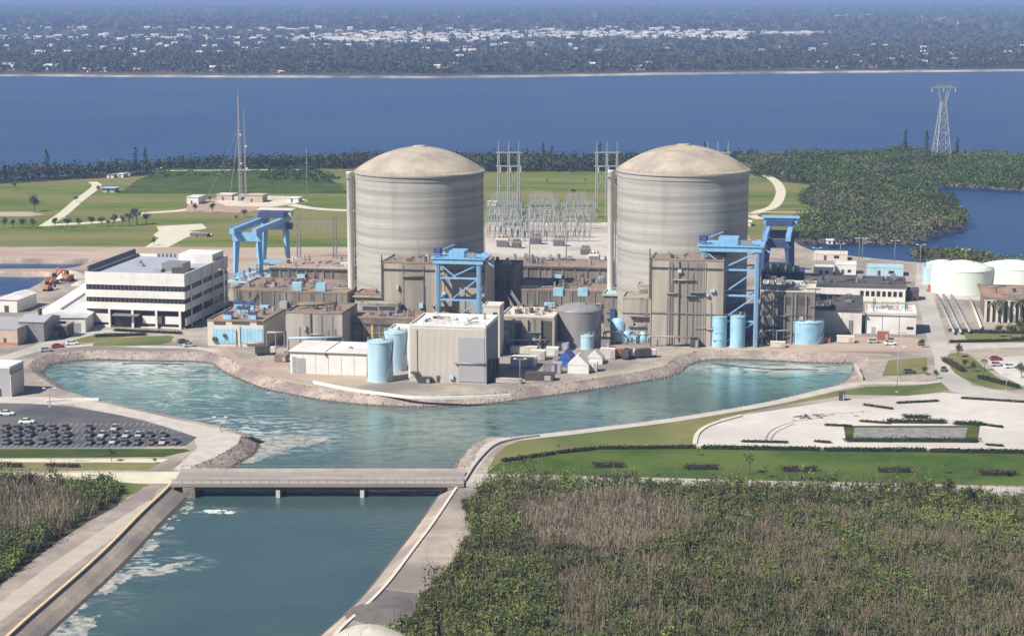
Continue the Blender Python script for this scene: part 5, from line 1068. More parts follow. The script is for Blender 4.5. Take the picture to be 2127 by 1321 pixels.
# ---- blue travelling gantry cranes on the turbine decks
def crane(P, rot, w, L, h, label, legs=M_bluec, top=M_whiter, gir=M_bluec):
    r = thing('gantry_crane', label, 'crane', P, rot, 'blue travelling gantry cranes')
    for y in (0, L):
        for x in (0, w): MB().beam((x+(-.8 if x == 0 else .8),y,0),(x,y,h),1.5,2.2).build('leg', legs, r)
        bx('sill_beam', legs, r, -1.4, w+1.4, y-.9, y+.9, .2, 1.6); bx('portal_beam', legs, r, -1.4, w+1.4, y-1.2, y+1.2, h, h+3.4)
    for x in (0, w): bx('girder', gir, r, x-1.0, x+1.0, -6, L+5, h+3.42, h+5.8)
    bx('trolley', M_blued, r, -.8, w+.8, L-7, L-1, h+5.82, h+8.2); bx('machine_house', top, r, -2, w+2.5, L-.8, L+4.5, h+5.82, h+8.6); bx('machine_house_roof', top, r, -3, w+3.5, L-1.5, L+5.2, h+8.62, h+9.0)
    bx('operator_cab', M_blued, r, w+1.02, w+3.6, L-4, L-1, h+.6, h+3.3); 
    for x in (0, w):
        for y in (0, L): bx('bogie', M_steel, r, x-1.8, x+1.8, y-.6, y+.6, -.8, .18)
    rail(r, [(-1.2,-6,h+5.8),(-1.2,L,h+5.8)], M_bluec)
    MB().beam((.5,0,1.6),(w-.5,0,6),.5).build('brace', legs, r)
    return r
P = W(493, 574, 1.0); crane(P, ROT, wid(P, 539), 40, hgt(P, 500), 'light blue travelling gantry crane left of the left containment, turbine deck end')
P = W(1588, 574, 6.0); crane(P, ROT, wid(P, 1636), 30, hgt(P, 514), 'dark blue travelling gantry crane right of the right containment', M_blued, M_bluec, M_bluec)
r = thing('crane_track', 'low blue service deck under the light blue gantry crane', 'deck', W(470, 600), ROT)
bx('deck', M_bluel, r, 0, 16, 0, 34, 2.6, 3.1)
for i in range(4):
    for j in range(3): bx('post', M_steel, r, 1+i*4.6, 1.4+i*4.6, .5+j*12, .9+j*12, 0, 2.59)
greebles(r, 1, 14, 1, 30, 3.1, 16, 71, [M_bluel, M_blued, M_steel, M_galv])
# condenser water boxes seen between crane legs
r, w, h = bld('tank_farm_building', 'dark blue equipment house with greenish round vessels below the dark blue crane', 'building', 1580, 1668, 640, 568, 16, M_blued, M_blued, parapet=.3)
for i in range(5): MB().lathe([(1.0,h+.2),(1.2,h+1.4),(.9,h+3.2),(.3,h+3.5)], 14, 1.8+i*(w-4)/4.2, 4).build('vessel', mat('green_vessel', (0.30,0.40,0.20)) if 0 < i < 4 else M_galv, r)
greebles(r, 1, w-3, 7, 14, h+.18, 8, 72, [M_blued, M_steel, M_galv])

def rack(label, a, b, hgt_, wd, n, seed):
    q = random.Random(seed); A = W(*a); B = W(*b); D = B-A; L = D.length; d = D.normalized(); s = Vector((-d.y,d.x,0))*wd/2
    r = thing('pipe_rack', label, 'pipe rack', A, 0, 'pipe racks of the plant')
    m = max(2, int(L/6)); 
    for i in range(m+1):
        c = D*i/m
        for k in (-1,1): MB().beam(c+s*k, c+s*k+Vector((0,0,hgt_)), .3).build('post', M_steel, r)
        MB().beam(c-s, c+s, .25).build('cross_beam', M_steel, r) if False else None
        MB().beam(c-s+Vector((0,0,hgt_)), c+s+Vector((0,0,hgt_)), .3).build('cross_beam', M_steel, r)
    for i in range(n):
        t = -1+2*(i+.5)/n; o = s*t*.9+Vector((0,0,hgt_+.4)); MB().beam(o, D+o, q.choice((.3,.45,.6)), n=8).build('pipe', q.choice((M_galv, M_steel, M_bluel, M_cream, M_roofb)), r)
rack('pipe rack in front of the blue-doored building', (1045,732),(1150,728), 3.5, 3, 4, 1)
rack('pipe rack between the link building and the blue vessels', (1256,716),(1292,714), 4, 2.5, 4, 2)
rack('pipe rack along the foot of the tall block of the right containment', (1350,720),(1450,722), 3.2, 2, 3, 3)
rack('pipe rack before the dark hall right of the gantry tower', (1580,716),(1640,714), 4.5, 3, 4, 4)
rack('pipe rack across the gap behind the white metal shed', (600,744),(712,742), 6.5, 2.5, 4, 5)
rack('pipe rack beside the service building with blue panels', (556,722),(592,722), 5, 2.5, 3, 6)
# ================================================================== bridge
A = W(405,1008,.6); B = W(930,1008,.6); wB = (B-A).length; ang = math.atan2(B.y-A.y, B.x-A.x)
far = W(665,979,.6).y - W(665,1008,.6).y
M_deck = mat('bridge_concrete', (0.33,0.295,0.265), (0.25,0.225,0.205), 0.3, stretch=(.3,1.5,1), c3=(.25,.21,.19), scale3=.1)
r = thing('road_bridge', 'long low concrete road bridge crossing the canal on slender piers', 'bridge', (A.x,A.y,.6), ang)
bx('deck', M_deck, r, -6, wB+4, 0, far, -.5, 0)
bx('parapet', M_deck, r, -6, wB+4, -.25, .1, -.35, .55); bx('parapet', M_shoulder, r, -6, wB+4, far-.1, far+.25, -.35, .75)
for i in range(5): bx('girder', M_dks, r, 0, wB, .5+i*(far-1.4)/4, 1.0+i*(far-1.4)/4, -1.3, -.51)
for px in (577, 752):
    x, z = fr(r, px, 1016)
    bx('pier', M_cream, r, x-.5, x+.5, -.1, far-.2, -5, -1.31)
for x in (-3, wB): bx('abutment', M_bank, r, x, x+3, -.5, far+.5, -5, -.51)
bx('kerb', M_shoulder, r, -6, wB+4, 2.0, 2.3, .005, .15); bx('lane_line', M_line, r, 2, wB-2, far*.5-.07, far*.5+.07, .006, .016)
for i in range(18): bx('expansion_joint', M_bank, r, 2+i*wB/18, 2.08+i*wB/18, 2.4, far-.2, .018, .024)
mb = MB()
for y in (-.1, far+.1):
    mb.beam((-6,y,1.5),(wB+4,y,1.5),.12); x = -5.5
    while x < wB+4: mb.beam((x,y,.76),(x,y,1.5),.12); x += 2.4
mb.build('handrail', M_steel, r, kind='stuff')
# low crest wall along the peninsula road
def wall_line(name, pts, w, h, m, label, z=0.0, cat='wall'):
    c = smooth([tuple(W(a,b,z)) for a, b in pts], 5, False); o = Vector(c[0]); mb = MB(); vs = []; n = len(c)
    for i, p in enumerate(c):
        a = Vector(c[max(i-1,0)]); b = Vector(c[min(i+1,n-1)]); d = (b-a).normalized(); s = Vector((-d.y,d.x,0))*w/2; q = Vector(p)-o
        vs += [q-s, q+s, q+s+Vector((0,0,h)), q-s+Vector((0,0,h))]
    fs = []
    for i in range(n-1):
        for k in range(4): fs.append((4*i+k, 4*i+(k+1)%4, 4*i+4+(k+1)%4, 4*i+4+k))
    fs += [(0,3,2,1),(4*n-4,4*n-3,4*n-2,4*n-1)]
    mb.add(vs, fs); ob = mb.build(name, m); ob.location = o; 
    if cat: tag(ob, label, cat)
    else: ob['kind'] = 'structure'
    return ob
wall_line('crest_wall', [(652,796),(720,810),(790,820),(860,828),(960,828),(1060,824)], .8, .8, M_white, 'low bright white crest wall along the basin edge below the white shed')
wall_line('crest_wall', [(95,836),(150,832),(206,832)], 1.0, .7, M_white, 'low bright white wall by the west bank path above the parking lot')
wall_line('kerb_wall', [(965,1000),(990,962),(1024,928),(1062,915),(1120,906)], .5, .6, M_shoulder, 'curved concrete kerb wall beside the path on the east bank above the bridge')
wall_line('lot_kerb', [(1446,926),(1600,928),(1900,932),(2140,936)], 1.6, .35, M_track, 'long pale kerb strip along the front of the concrete lot')
wall_line('lot_kerb', [(1443,922),(1450,900),(1478,882),(1540,864)], 1.2, .35, M_track, 'curved pale kerb round the left end of the concrete lot')
ctx = [p for p in canal_top if 330 < p[1] < 472]
lf = sorted([p for p in ctx if p[0] < -60], key=lambda p: -p[1]); rt = sorted([p for p in ctx if p[0] > -60], key=lambda p: -p[1])
def curb(pts, w, h, m, label):
    o = Vector((*pts[0],0)); mb = MB(); vs = []; n = len(pts)
    for i, p in enumerate(pts):
        a = Vector(pts[max(i-1,0)]); b = Vector(pts[min(i+1,n-1)]); d = (b-a).normalized(); s = Vector((-d.y,d.x,0))*w/2; q = Vector((*p,0))-o
        vs += [q-s, q+s, q+s+Vector((0,0,h)), q-s+Vector((0,0,h))]
    mb.add(vs, [(4*i+k, 4*i+(k+1)%4, 4*i+4+(k+1)%4, 4*i+4+k) for i in range(n-1) for k in range(4)]); ob = mb.build('bank_curb', m); ob.location = o; tag(ob, label, 'curb')
curb(lf, .7, .35, mat('yellow_sand_kerb', (.60,.46,.28)), 'yellowish concrete curb running down the west bank by the water')
curb(rt, .7, .3, M_cream, 'pale curb running down the east bank by the water')
for lb, pts in (('dark floating boom across the left basin below the office',[(255,757),(290,756),(350,757),(380,758)]),('dark curved floating boom in the right basin by the foam',[(1478,756),(1530,762),(1590,768),(1640,768),(1700,770)])):
    wall_line('floating_boom', pts, .5, .4, M_dks, lb, WZ-.1, 'boom')
wall_line('headwall', [(1776,762),(1790,790)], .8, 1.2, M_shoulder, 'short concrete headwall at the right end of the basin')
# foam and scum drifting on the water
def foam(name, pts, m, label, seed, z=WZ+.02, hole=.35):
    rs = random.Random(seed); poly = [tuple(W(a,b,WZ)[:2]) for a, b in pts]; poly = smooth(poly, 4)
    xs = [p[0] for p in poly]; ys = [p[1] for p in poly]; mb = MB(); s = .8; P = []
    y = min(ys)
    while y < max(ys):
        x = min(xs)
        while x < max(xs):
            if inside(x, y, poly): P.append((x, y))
            x += s
        y += s
    if not P: return
    P = np.array(P); nn = vnoise(P, 4.5, seed)*.5+vnoise(P, 2, seed+1)*.3+vnoise(P, 1.1, seed+2)*.2
    for (x, y), v in zip(P, nn):
        if v < hole: continue
        k = 5; a0 = rs.random()*6; R = s*(.45+.5*rs.random())*(1.3 if v > hole+.1 else .7)
        mb.add([(x+math.cos(a0+i*6.283/k)*R*1.3, y+math.sin(a0+i*6.283/k)*R, z+rs.random()*.03) for i in range(k)], [tuple(range(k))])
    o = mb.build(name, m, kind='stuff'); return o
foam('foam', [(500,955),(540,930),(545,905),(600,903),(650,906),(680,912),(650,922),(600,932),(560,945),(520,962)], M_fsand, '', 1, hole=.30)
foam('foam', [(410,1062),(440,1058),(480,1061),(470,1067),(425,1066)], M_foam, '', 3, hole=.42)
foam('scum', [(60,1330),(150,1270),(220,1210),(280,1150),(340,1088),(390,1045),(400,1050),(370,1085),(345,1105),(330,1130),(300,1160),(280,1190),(240,1220),(215,1250),(200,1290),(150,1330)], M_fsand, '', 4, hole=.50)
foam('foam', [(280,1180),(330,1178),(390,1165),(395,1172),(340,1192),(300,1196)], M_fsand, '', 5, hole=.42)
# rubble on the banks
def rubble(name, pl, w2, n, seed, smin=.3, smax=.9, rng=None):
    rs = random.Random(seed); mb = MB(); N = len(pl)
    for _ in range(n):
        i = rs.randrange(N); j = (i+1) % N; t = rs.random(); u = rs.random()**1.0*1.15
        ax = pl[i][0]+(pl[j][0]-pl[i][0])*t; ay = pl[i][1]+(pl[j][1]-pl[i][1])*t; bx_ = w2[i][0]+(w2[j][0]-w2[i][0])*t; by = w2[i][1]+(w2[j][1]-w2[i][1])*t
        x = ax+(bx_-ax)*u; y = ay+(by-ay)*u; z = WZ*u*.98
        if rng and not rng(x, y): continue
        s = rs.uniform(smin, smax); vs = []
        for dx, dy, dz in ((1,0,0),(0,1,0),(-1,0,0),(0,-1,0),(.5,.5,.8),(-.6,.3,.7),(0,-.6,.75)): vs.append((x+dx*s*rs.uniform(.6,1.1)*.6, y+dy*s*rs.uniform(.6,1.1)*.6, z+dz*s*.55-.05))
        mb.add(vs, [(0,1,4),(1,2,5),(1,5,4),(2,3,5),(3,6,5),(3,0,6),(0,4,6),(4,5,6)])
    return mb.build(name, M_rock, kind='stuff')
rubble('riprap', canal_top, canal_wat, 8000, 5, .2, .8, rng=lambda x, y: y > 480)

# ================================================================== switchyard, masts, pylons
M_lat = M_galv
def hframe(px, dx, yb, yt, label, th=.42):
    P = W(px, yb); w = wid(P, px+dx, Vector((1,0,0))); h = hgt(P, yt); r = thing('pylon_frame', label, 'pylon', P, 0, 'tall pylon frames of the switchyard')
    for k in range(3):
        x = w*k/2; mb = MB()
        for sx in (-.6,.6):
            mb.beam((x+sx,0,0),(x+sx*.6,0,h*.86),th)
        z = 0
        while z < h*.84: mb.beam((x-.6,0,z),(x+.6,0,z+1.6),th*.45); mb.beam((x+.6,0,z+1.6),(x-.6,0,z+3.2),th*.45); z += 3.2
        mb.build('post', M_lat, r); MB().beam((x,0,h*.86),(x,0,h),.3).build('lightning_spike', M_lat, r)
    for z in (h*.86, h*.68): MB().beam((-1.5,0,z),(w+1.5,0,z),.6).build('cross_beam', M_lat, r)
    for s in (0,1):
        MB().beam((w*s/2,0,h*.36),(w*(s+1)/2,0,h*.66),.3).build('brace', M_lat, r); MB().beam((w*(s+1)/2,0,h*.36),(w*s/2,0,h*.66),.3).build('brace', M_lat, r)
    for k in range(3): MB().cyl(w*k/2+1.0, 0, .22, h*.6, h*.67, 8).build('insulator', M_white, r)
    return r
hframe(1036, 42, 452, 295, 'tall three-legged steel pylon frame just right of the left containment'); hframe(1239, 42, 452, 295, 'tall three-legged steel pylon frame left of the right containment'); hframe(1468, 42, 452, 295, 'pylon frame whose spikes show behind the right dome')
def portal(xl, xr, yb, yt, label, group='low bus frames of the switchyard', nb=0):
    P = W(xl, yb); w = wid(P, xr, U); h = hgt(P, yt); r = thing('bus_frame', label, 'pylon', P, ROT, group)
    n = max(1, round(w/9))
    for k in range(n+1):
        x = w*k/n; mb = MB()
        for sx in (-.45,.45): mb.beam((x+sx,0,0),(x+sx,0,h),.22)
        z = 0
        while z < h-1: mb.beam((x-.45,0,z),(x+.45,0,z+1.1),.13); z += 1.1
        mb.build('post', M_lat, r); MB().beam((x,0,h),(x,0,h+2),.18,.1).build('spike', M_lat, r)
    mb = MB(); mb.beam((0,0,h-.3),(w,0,h-.3),.24); mb.beam((0,0,h-1.3),(w,0,h-1.3),.24); x = 0
    while x < w: mb.beam((x,0,h-1.3),(min(w,x+1.2),0,h-.3),.14); x += 1.2
    mb.build('truss', M_lat, r)
    for k in range(n*3): MB().cyl(w*(k+.5)/(n*3), 0, .24, h-3.4, h-1.45, 8).build('insulator', M_galv, r)
rows = [(424,398,[(1030,1072),(1106,1146),(1182,1214)]),(432,404,[(1020,1080),(1100,1150),(1176,1218)]),(442,412,[(1020,1076),(1104,1160),(1178,1232)]),(452,418,[(1012,1070),(1098,1156),(1172,1236)]),(463,430,[(1016,1072),(1102,1152),(1174,1230)]),(474,440,[(1010,1078),(1096,1160),(1170,1226)]),(494,456,[(1014,1082),(1098,1152),(1172,1214)])]
rn = ['rearmost','second','third','fourth','fifth','sixth','front']; cn = ['left','middle','right']
for a, (yb, yt, cs) in enumerate(rows):
    for b, (x0, x1) in enumerate(cs): portal(x0, x1, yb, yt, f'lattice bus frame in the {rn[a]} row of the switchyard, {cn[b]} one of three')
portal(620, 700, 532, 462, 'lattice portal frame standing alone between the blue crane and the left stack', group=None) if False else None
P = W(621, 536); w = wid(P, 696, U); h = hgt(P, 448); r = thing('line_portal', 'lattice portal frame with two posts between the blue crane and the left stack', 'pylon', P, ROT)
for x in (0, w):
    mb = MB()
    for sx in (-.9,.9): mb.beam((x+sx,0,0),(x+sx*.7,0,h),.32)
    z = 0
    while z < h-1.5: mb.beam((x-.9,0,z),(x+.9,0,z+1.8),.2); mb.beam((x+.9,0,z),(x-.9,0,z+1.8),.2); z += 1.8
    mb.build('post', M_steel, r)
mb = MB(); mb.beam((0,0,h-3),(w,0,h-3),.35); mb.beam((0,0,h-4.4),(w,0,h-4.4),.3); x = 0
while x < w: mb.beam((x,0,h-4.4),(min(w,x+1.6),0,h-3),.18); x += 1.6
mb.build('truss', M_steel, r)
for k in range(6): MB().cyl(w*(k+.5)/6, 0, .25, h-6.4, h-4.6, 8).build('insulator', M_galv, r)
# breakers, transformers in the yard: one built, the rest copied
def breaker():
    r = thing('circuit_breaker', 'tmp', 'equipment', (0,0,0), ROT, 'breakers on posts in the switchyard')
    for k in range(3):
        x = k*2.2; MB().cyl(x,0,.16,0,2.4,8).build('leg', M_galv, r); MB().lathe([(.3,2.4),(.42,2.8),(.3,3.2),(.42,3.6),(.3,4.0),(.42,4.4),(.15,4.9)],12,x,0).build('insulator', M_galv, r)
    bx('bus_tube', M_galv, r, -.4, 4.8, -.1, .1, 4.92, 5.1); return r
b0 = breaker(); first = True; q = random.Random(4)
for a, y in enumerate((446, 460, 470, 482, 492, 502)):
    for b in range(9):
        x = 1022+b*22+q.uniform(-5,5)
        lb = f'{ORD[b]} breaker from the left in the {ORD[a]} row of the switchyard from the back'
        if first: b0.location = W(x, y); b0['label'] = lb; first = False
        else: dup(b0, W(x, y), ROT+q.uniform(-.05,.05), lb, q.uniform(.9,1.35))
def transformer(px, py, s, m, label):
    r = thing('transformer', label, 'transformer', W(px, py), ROT, 'transformers in the switchyard')
    bx('tank', m, r, 0, 5*s, 0, 3*s, .3, 3.6*s); bx('plinth', M_shoulder, r, -.5*s, 5.5*s, -.5*s, 3.5*s, -.1, .28)
    for i in range(6): bx('radiator_fin', M_steel, r, .3*s+i*.75*s, .6*s+i*.75*s, -.7*s, -.01, .6*s, 3.0*s)
    for i in range(3): MB().lathe([(.25*s,3.61*s),(.3*s,4.2*s),(.2*s,5*s),(.05*s,5.4*s)],10,(1+i*1.5)*s,1.5*s).build('bushing', M_brown, r)
    MB().beam((.5*s,2.4*s,4.3*s),(4.5*s,2.4*s,4.3*s),.8*s,n=10).build('conservator', m, r)
for i, (px, py, s, m, lb) in enumerate([(1030,514,1.2,M_cream,'cream transformer at the front left of the switchyard'),(1062,516,.9,M_brown,'brown transformer beside the cream one at the front left'),(1100,508,1.1,M_steel,'grey transformer at the front of the switchyard, left of the tall posts'),(1148,512,1.1,M_galv,'pale grey transformer at the front middle of the switchyard'),(1205,530,.9,M_brown,'brown transformer behind the turbine deck, left of the white one'),(1222,545,1.0,M_white,'white transformer at the turbine deck beside the right stack')]): transformer(px, py, s, m, lb)
for i, (px, yb, yt, lb) in enumerate([(1100,560,470,'grey lightning pole before the switchyard, left of the pair'),(1176,560,470,'grey lightning pole before the switchyard, right of the pair')]):
    P = W(px, yb); h = hgt(P, yt); r = thing('lightning_pole', lb, 'pole', P, ROT, 'lightning poles of the switchyard'); MB().beam((0,0,0),(0,0,h),.7,.3,8).build('pole', M_steel, r); MB().beam((0,0,h),(0,0,h+2),.12).build('spike', M_steel, r); bx('base', M_shoulder, r, -.8,.8,-.8,.8,-.1,.4)
def mast(px, yb, yt, label, w0=1.6, th=.3, guys=True, dx=0):
    P = W(px, yb); h = hgt(P, yt); r = thing('antenna_mast', label, 'mast', P, 0); mb = MB(); c = [(w0*math.cos(a), w0*math.sin(a)) for a in (.5, 2.6, 4.7)]
    f = lambda z: 1-.75*z/h
    for x, y in c: mb.beam((x,y,0),(x*f(h),y*f(h),h),th)
    z = 0
    while z < h-2.5:
        for i in range(3):
            a = c[i]; b = c[(i+1) % 3]; mb.beam((a[0]*f(z),a[1]*f(z),z),(b[0]*f(z+2.5),b[1]*f(z+2.5),z+2.5),th*.5)
        z += 2.5
    mb.build('lattice', M_lat, r); MB().beam((0,0,h-1),(0,0,h+4),.16).build('aerial', M_galv, r)
    for k, z in enumerate((h*.35,h*.62)): MB().cyl(.9, 0, .7, z, z+1.0, 14).build('dish', M_white, r)
    if guys:
        for k, a in enumerate((.4, 2.5, 4.6)): MB().beam((0,0,h*.7),(math.cos(a)*h*.45, math.sin(a)*h*.45, 0),.09).build('guy_wire', M_galv, r)
    bx('hut', M_cream, r, -4, -1.5, 1, 4, 0, 2.4)
mast(500, 418, 198, 'very tall slim lattice antenna mast above the back field, the left one of two', 1.1, .24)
mast(511, 412, 240, 'slightly shorter dark antenna mast right behind the tallest one', .7, .16, False)
P = W(638, 415); h = hgt(P, 308); r = thing('flag_pole', 'thin pale pole in the field right of the antenna masts', 'pole', P); MB().beam((0,0,0),(0,0,h),.35,.15,8).build('pole', M_galv, r); bx('base', M_shoulder, r, -.6,.6,-.6,.6,-.1,.4); MB().cyl(0,0,.3,h,h+.4,10).build('finial', M_galv, r)
# big transmission tower on the right
P = W(1955, 330); w = 10.5; h = hgt(P, 176); r = thing('transmission_tower', 'pale steel lattice transmission tower rising from the mangroves before the lagoon', 'pylon', P, .12)
wf = lambda z: 5.6-(5.6-1.6)*min(1, z/(h*.76)); th = .5
for sx in (-1,1):
    for sy in (-1,1): MB().beam((sx*wf(0),sy*wf(0),0),(sx*1.6,sy*1.6,h*.76),th).build('leg', M_lat, r)
lv = [h*t for t in (.02,.2,.36,.52,.66,.76)]
for k, z in enumerate(lv[1:]):
    mb = MB(); a = wf(z)
    for p, q2 in (((-a,-a),(a,-a)),((a,-a),(a,a)),((a,a),(-a,a)),((-a,a),(-a,-a))): mb.beam((*p,z),(*q2,z),.42)
    mb.build('ring_beam', M_lat, r)
    mb = MB(); b = wf(lv[k]); z0 = lv[k]
    for s in (-1,1):
        mb.beam((-b,s*b,z0),(a,s*a,z),.26); mb.beam((b,s*b,z0),(-a,s*a,z),.26); mb.beam((s*b,-b,z0),(s*a,a,z),.26); mb.beam((s*b,b,z0),(s*a,-a,z),.26)
    mb.build('bracing', M_lat, r)
for s in (-1,1):
    for sy in (-1,1): MB().beam((s*1.6,sy*1.6,h*.76),(s*5.0,sy*.9,h*.955),.45).build('fork_arm', M_lat, r)
    MB().beam((s*.9,0,h*.8),(s*3.2,0,h*.955),.3).build('fork_brace', M_lat, r); MB().beam((s*5,0,h*.96),(s*4.2,0,h),.35).build('earth_peak', M_lat, r)
mb = MB(); mb.beam((-9.5,0,h*.96),(9.5,0,h*.96),.7); mb.beam((-6,0,h*.985),(6,0,h*.985),.4)
for i in range(12): x = -6+i; mb.beam((x,0,h*.96),(x+1,0,h*.985),.22)
mb.build('cross_arm', M_lat, r)
for x in (-8.6,0,8.6): MB().cyl(x,0,.25,h*.9,h*.955,8).build('insulator', M_white, r)
# light poles
def lamp(px, yb, yt, label, arm=1.6, th=.22, group='slim light poles'):
    P = W(px, yb); h = hgt(P, yt); r = thing('light_pole', label, 'light pole', P, 0, group)
    MB().beam((0,0,0),(0,0,h),th,th*.6,8).build('pole', M_galv, r); MB().beam((-arm,0,h-.2),(arm,0,h-.2),.16).build('arm', M_galv, r)
    for s in (-1,1): bx('lamp_head', M_white, r, s*arm-.45, s*arm+.45, -.25, .25, h-.15, h+.15)
    bx('base', M_shoulder, r, -.35,.35,-.35,.35,-.1,.4)
for px, yb, yt, lb in [(1784,545,495,'left of two close light poles by the lagoon edge'),(1791,545,495,'right of two close light poles by the lagoon edge'),(1858,548,500,'light pole by the lagoon edge right of the close pair'),(1911,560,508,'light pole at the far end of the entrance road'),(2005,556,518,'light pole behind the large mint tank'),(1745,540,506,'short light pole at the left part of the lagoon edge'),
   (1870,790,690,'thin pale light pole standing over the grass patch right of the basin'),(1863,815,720,'thin pale light pole at the near verge right of the basin'),(458,896,866,'small light pole on the west bank point'),(104,845,806,'short light pole on the west bank path by the white wall'),(171,992,955,'dark light pole on the west verge'),
   (1080,800,745,'light pole in the yard right of the beige building'),(468,668,560,'tall light pole at the right back corner of the office building'),(1696,560,515,'light pole in the yard beside the dark blue crane'),(130,480,452,'light pole beside the dirt track'),(2090,812,776,'light pole in the southeast car park')]: lamp(px, yb, yt, lb)
# ================================================================== yard clutter
def container(px, py, w, d, h, m, label, rot=ROT, group='containers and cabins in the yard'):
    r = thing('container', label, 'container', W(px, py), rot, group); bx('body', m, r, 0, w, 0, d, .15, h)
    n = max(3, int(w/.8)); mb = MB()
    for i in range(n): mb.box(w*(i+.3)/n, w*(i+.7)/n, -.06, .005, .3, h-.2)
    mb.build('corrugation', m, r, kind='stuff'); bx('roof', M_whiter if m is M_white else m, r, -.08, w+.08, -.08, d+.08, h+.002, h+.12); bx('door', M_greyp, r, w*.7, w*.92, -.12, -.062, .2, h-.4)
    for x in (.2, w-.6): bx('footing', M_dks, r, x, x+.4, .2, d-.2, -.05, .148)
CL_ = [(1060,762,8,6,2.8,M_beige,'flat tan cabin right of the beige building'),(1100,748,5,4,3,M_cream,'cream container behind the flat tan cabin'),(1128,776,4,3,3.2,M_steel,'grey container at the front of the yard, left'),(1146,776,3,3,3.4,M_greyp,'grey upright container between the grey one and the blue tarp tent'),
 (1134,740,4,3,2.8,M_white,'white container in front of the tiny white tank'),(1060,735,9,3,2.4,M_cream,'long cream container before the blue-doored building'),(1214,772,4,3,3.2,M_white,'white container right of the white tent'),(1246,746,5,3,3.4,M_cream,'cream container left of the rusty truck'),(1150,728,5,3,2.6,M_greyp,'grey cabinet in front of the big grey tank'),
 (1090,790,9,4,2.2,M_dks,'dark long container at the water side right of the beige building'),(1248,724,3,2.5,2.6,M_steel,'small grey cabinet right of the white and blue tank'),(1420,716,3,3,2.6,M_steel,'grey cabinet right of the blue skids'),(1434,722,2.5,2.5,3,M_dks,'dark cabinet by the left leg of the tall gantry tower'),
 (1560,712,4,3,2,M_steel,'grey crate by the right leg of the tall gantry tower'),(1738,712,6,3,2.2,M_beige,'low tan container right of the squat blue tank'),(1706,712,3,2,1.8,M_orange,'small orange crate right of the squat blue tank'),(1822,706,4,3,2.6,M_red,'red container in front of the low white building'),(1600,722,5,3,1.8,M_cream,'low cream crate at the basin road'),
 (570,752,4,3,2.2,M_roofb,'brown crate left of the white metal shed'),(1160,760,2.5,2.5,2.2,M_steel,'small grey crate left of the blue tarp tent'),(590,742,3,2.5,1.8,M_steel,'grey crate behind the left end of the white shed'),(868,796,4,2,1.8,M_dks,'dark crate at the left foot of the beige building'),(1030,796,8,2,1.4,M_shoulder,'low concrete crate right of the beige building at the water side')]
CL_.append((1742,832,1.8,1.8,2.4,M_dks,'small dark cabinet at the upper left edge of the concrete lot'))
for c in CL_: container(*c)
def tent(px, py, w, d, h, m, label):
    r = thing('tent', label, 'tent', W(px, py), ROT, 'tents in the yard'); MB().gable(0, w, 0, d, h*.45, h, 'y').build('canopy', m, r); bx('side_wall', m, r, .05, w-.05, .1, d-.1, 0, h*.445)
    for x in (0, w):
        for y in (0, d): MB().beam((x,y,0),(x,y,h*.45),.12).build('pole', M_galv, r)
tent(1178, 775, 7, 7, 6, M_white, 'white pointed tent at the front of the yard right of the blue one'); tent(1158, 762, 5, 8, 5.2, M_tarp, 'dark blue tarp tent at the front of the yard'); tent(1220, 756, 5, 5, 4.5, M_white, 'small white tent behind the white pointed one')
def truck(px, py, rot, m, label, group='trucks in the yard'):
    r = thing('truck', label, 'truck', W(px, py), rot, group); bx('chassis', M_dks, r, 0, 7, -.9, .9, .6, .9); bx('cargo_box', m, r, 0, 4.8, -1.2, 1.2, .92, 3.2); c = MB().prism([(5.0,-1.1),(6.6,-1.1),(6.9,-.9),(6.9,.9),(6.6,1.1),(5.0,1.1)], .92, 2.7).build('cab', M_white, r); bx('windscreen', M_glass, c, 6.72, 6.94, -.8, .8, 1.9, 2.5)
    for x in (1.1, 2.3, 6.0):
        for y in (-1.1, .75): MB().beam((x,y,.5),(x,y+.35,.5),1.0,n=14).build('wheel', M_tyre, r)
truck(1276, 744, .1, M_red, 'rusty brown box truck on the peninsula right of the cream container'); truck(1298, 748, 1.2, M_dks, 'dark truck behind the rusty brown one'); truck(1322, 744, .3, M_dks, 'dark truck parked rightmost on the peninsula'); truck(530, 738, .2, M_dks, 'dark truck in front of the blue-panelled service building')
# cars: one built with its parts, the rest copied
def car(m):
    r = thing('parked_car', 'tmp', 'car')
    def loft(secs): 
        mb = MB(); vs = []; n = len(secs[0][1])
        for x, pr in secs: vs += [(x, y, z) for y, z in pr]
        fs = [(k*n+i, k*n+(i+1) % n, (k+1)*n+(i+1) % n, (k+1)*n+i) for k in range(len(secs)-1) for i in range(n)] + [tuple(range(n))[::-1], tuple(range((len(secs)-1)*n, len(secs)*n))]
        return mb.add(vs, fs, False)
    b = lambda w, z0, z1: [(-w,z0),(w,z0),(w*1.02,(z0+z1)/2),(w*.9,z1),(-w*.9,z1),(-w*1.02,(z0+z1)/2)]
    loft([(-2.2,b(.78,.4,.75)),(-2.0,b(.88,.25,.95)),(-1.0,b(.9,.22,1.0)),(.9,b(.9,.22,.98)),(1.9,b(.86,.24,.82)),(2.2,b(.74,.35,.65))]).build('body', m, r)
    c = loft([(-1.7,b(.72,.98,1.0)),(-1.1,b(.66,.98,1.42)),(.3,b(.66,.98,1.44)),(1.1,b(.72,.96,1.0))]); c.build('windows', M_glass, r)
    bx('roof', m, r, -1.05, .28, -.56, .56, 1.445, 1.48)
    for x in (-1.35, 1.35):
        for y in (-.92, .72): MB().beam((x,y,.32),(x,y+.2,.32),.64,n=12).build('wheel', M_tyre, r)
    for y in (-.62,.42): bx('headlight', M_white, r, 2.1, 2.215, y, y+.2, .5, .62)
    return r
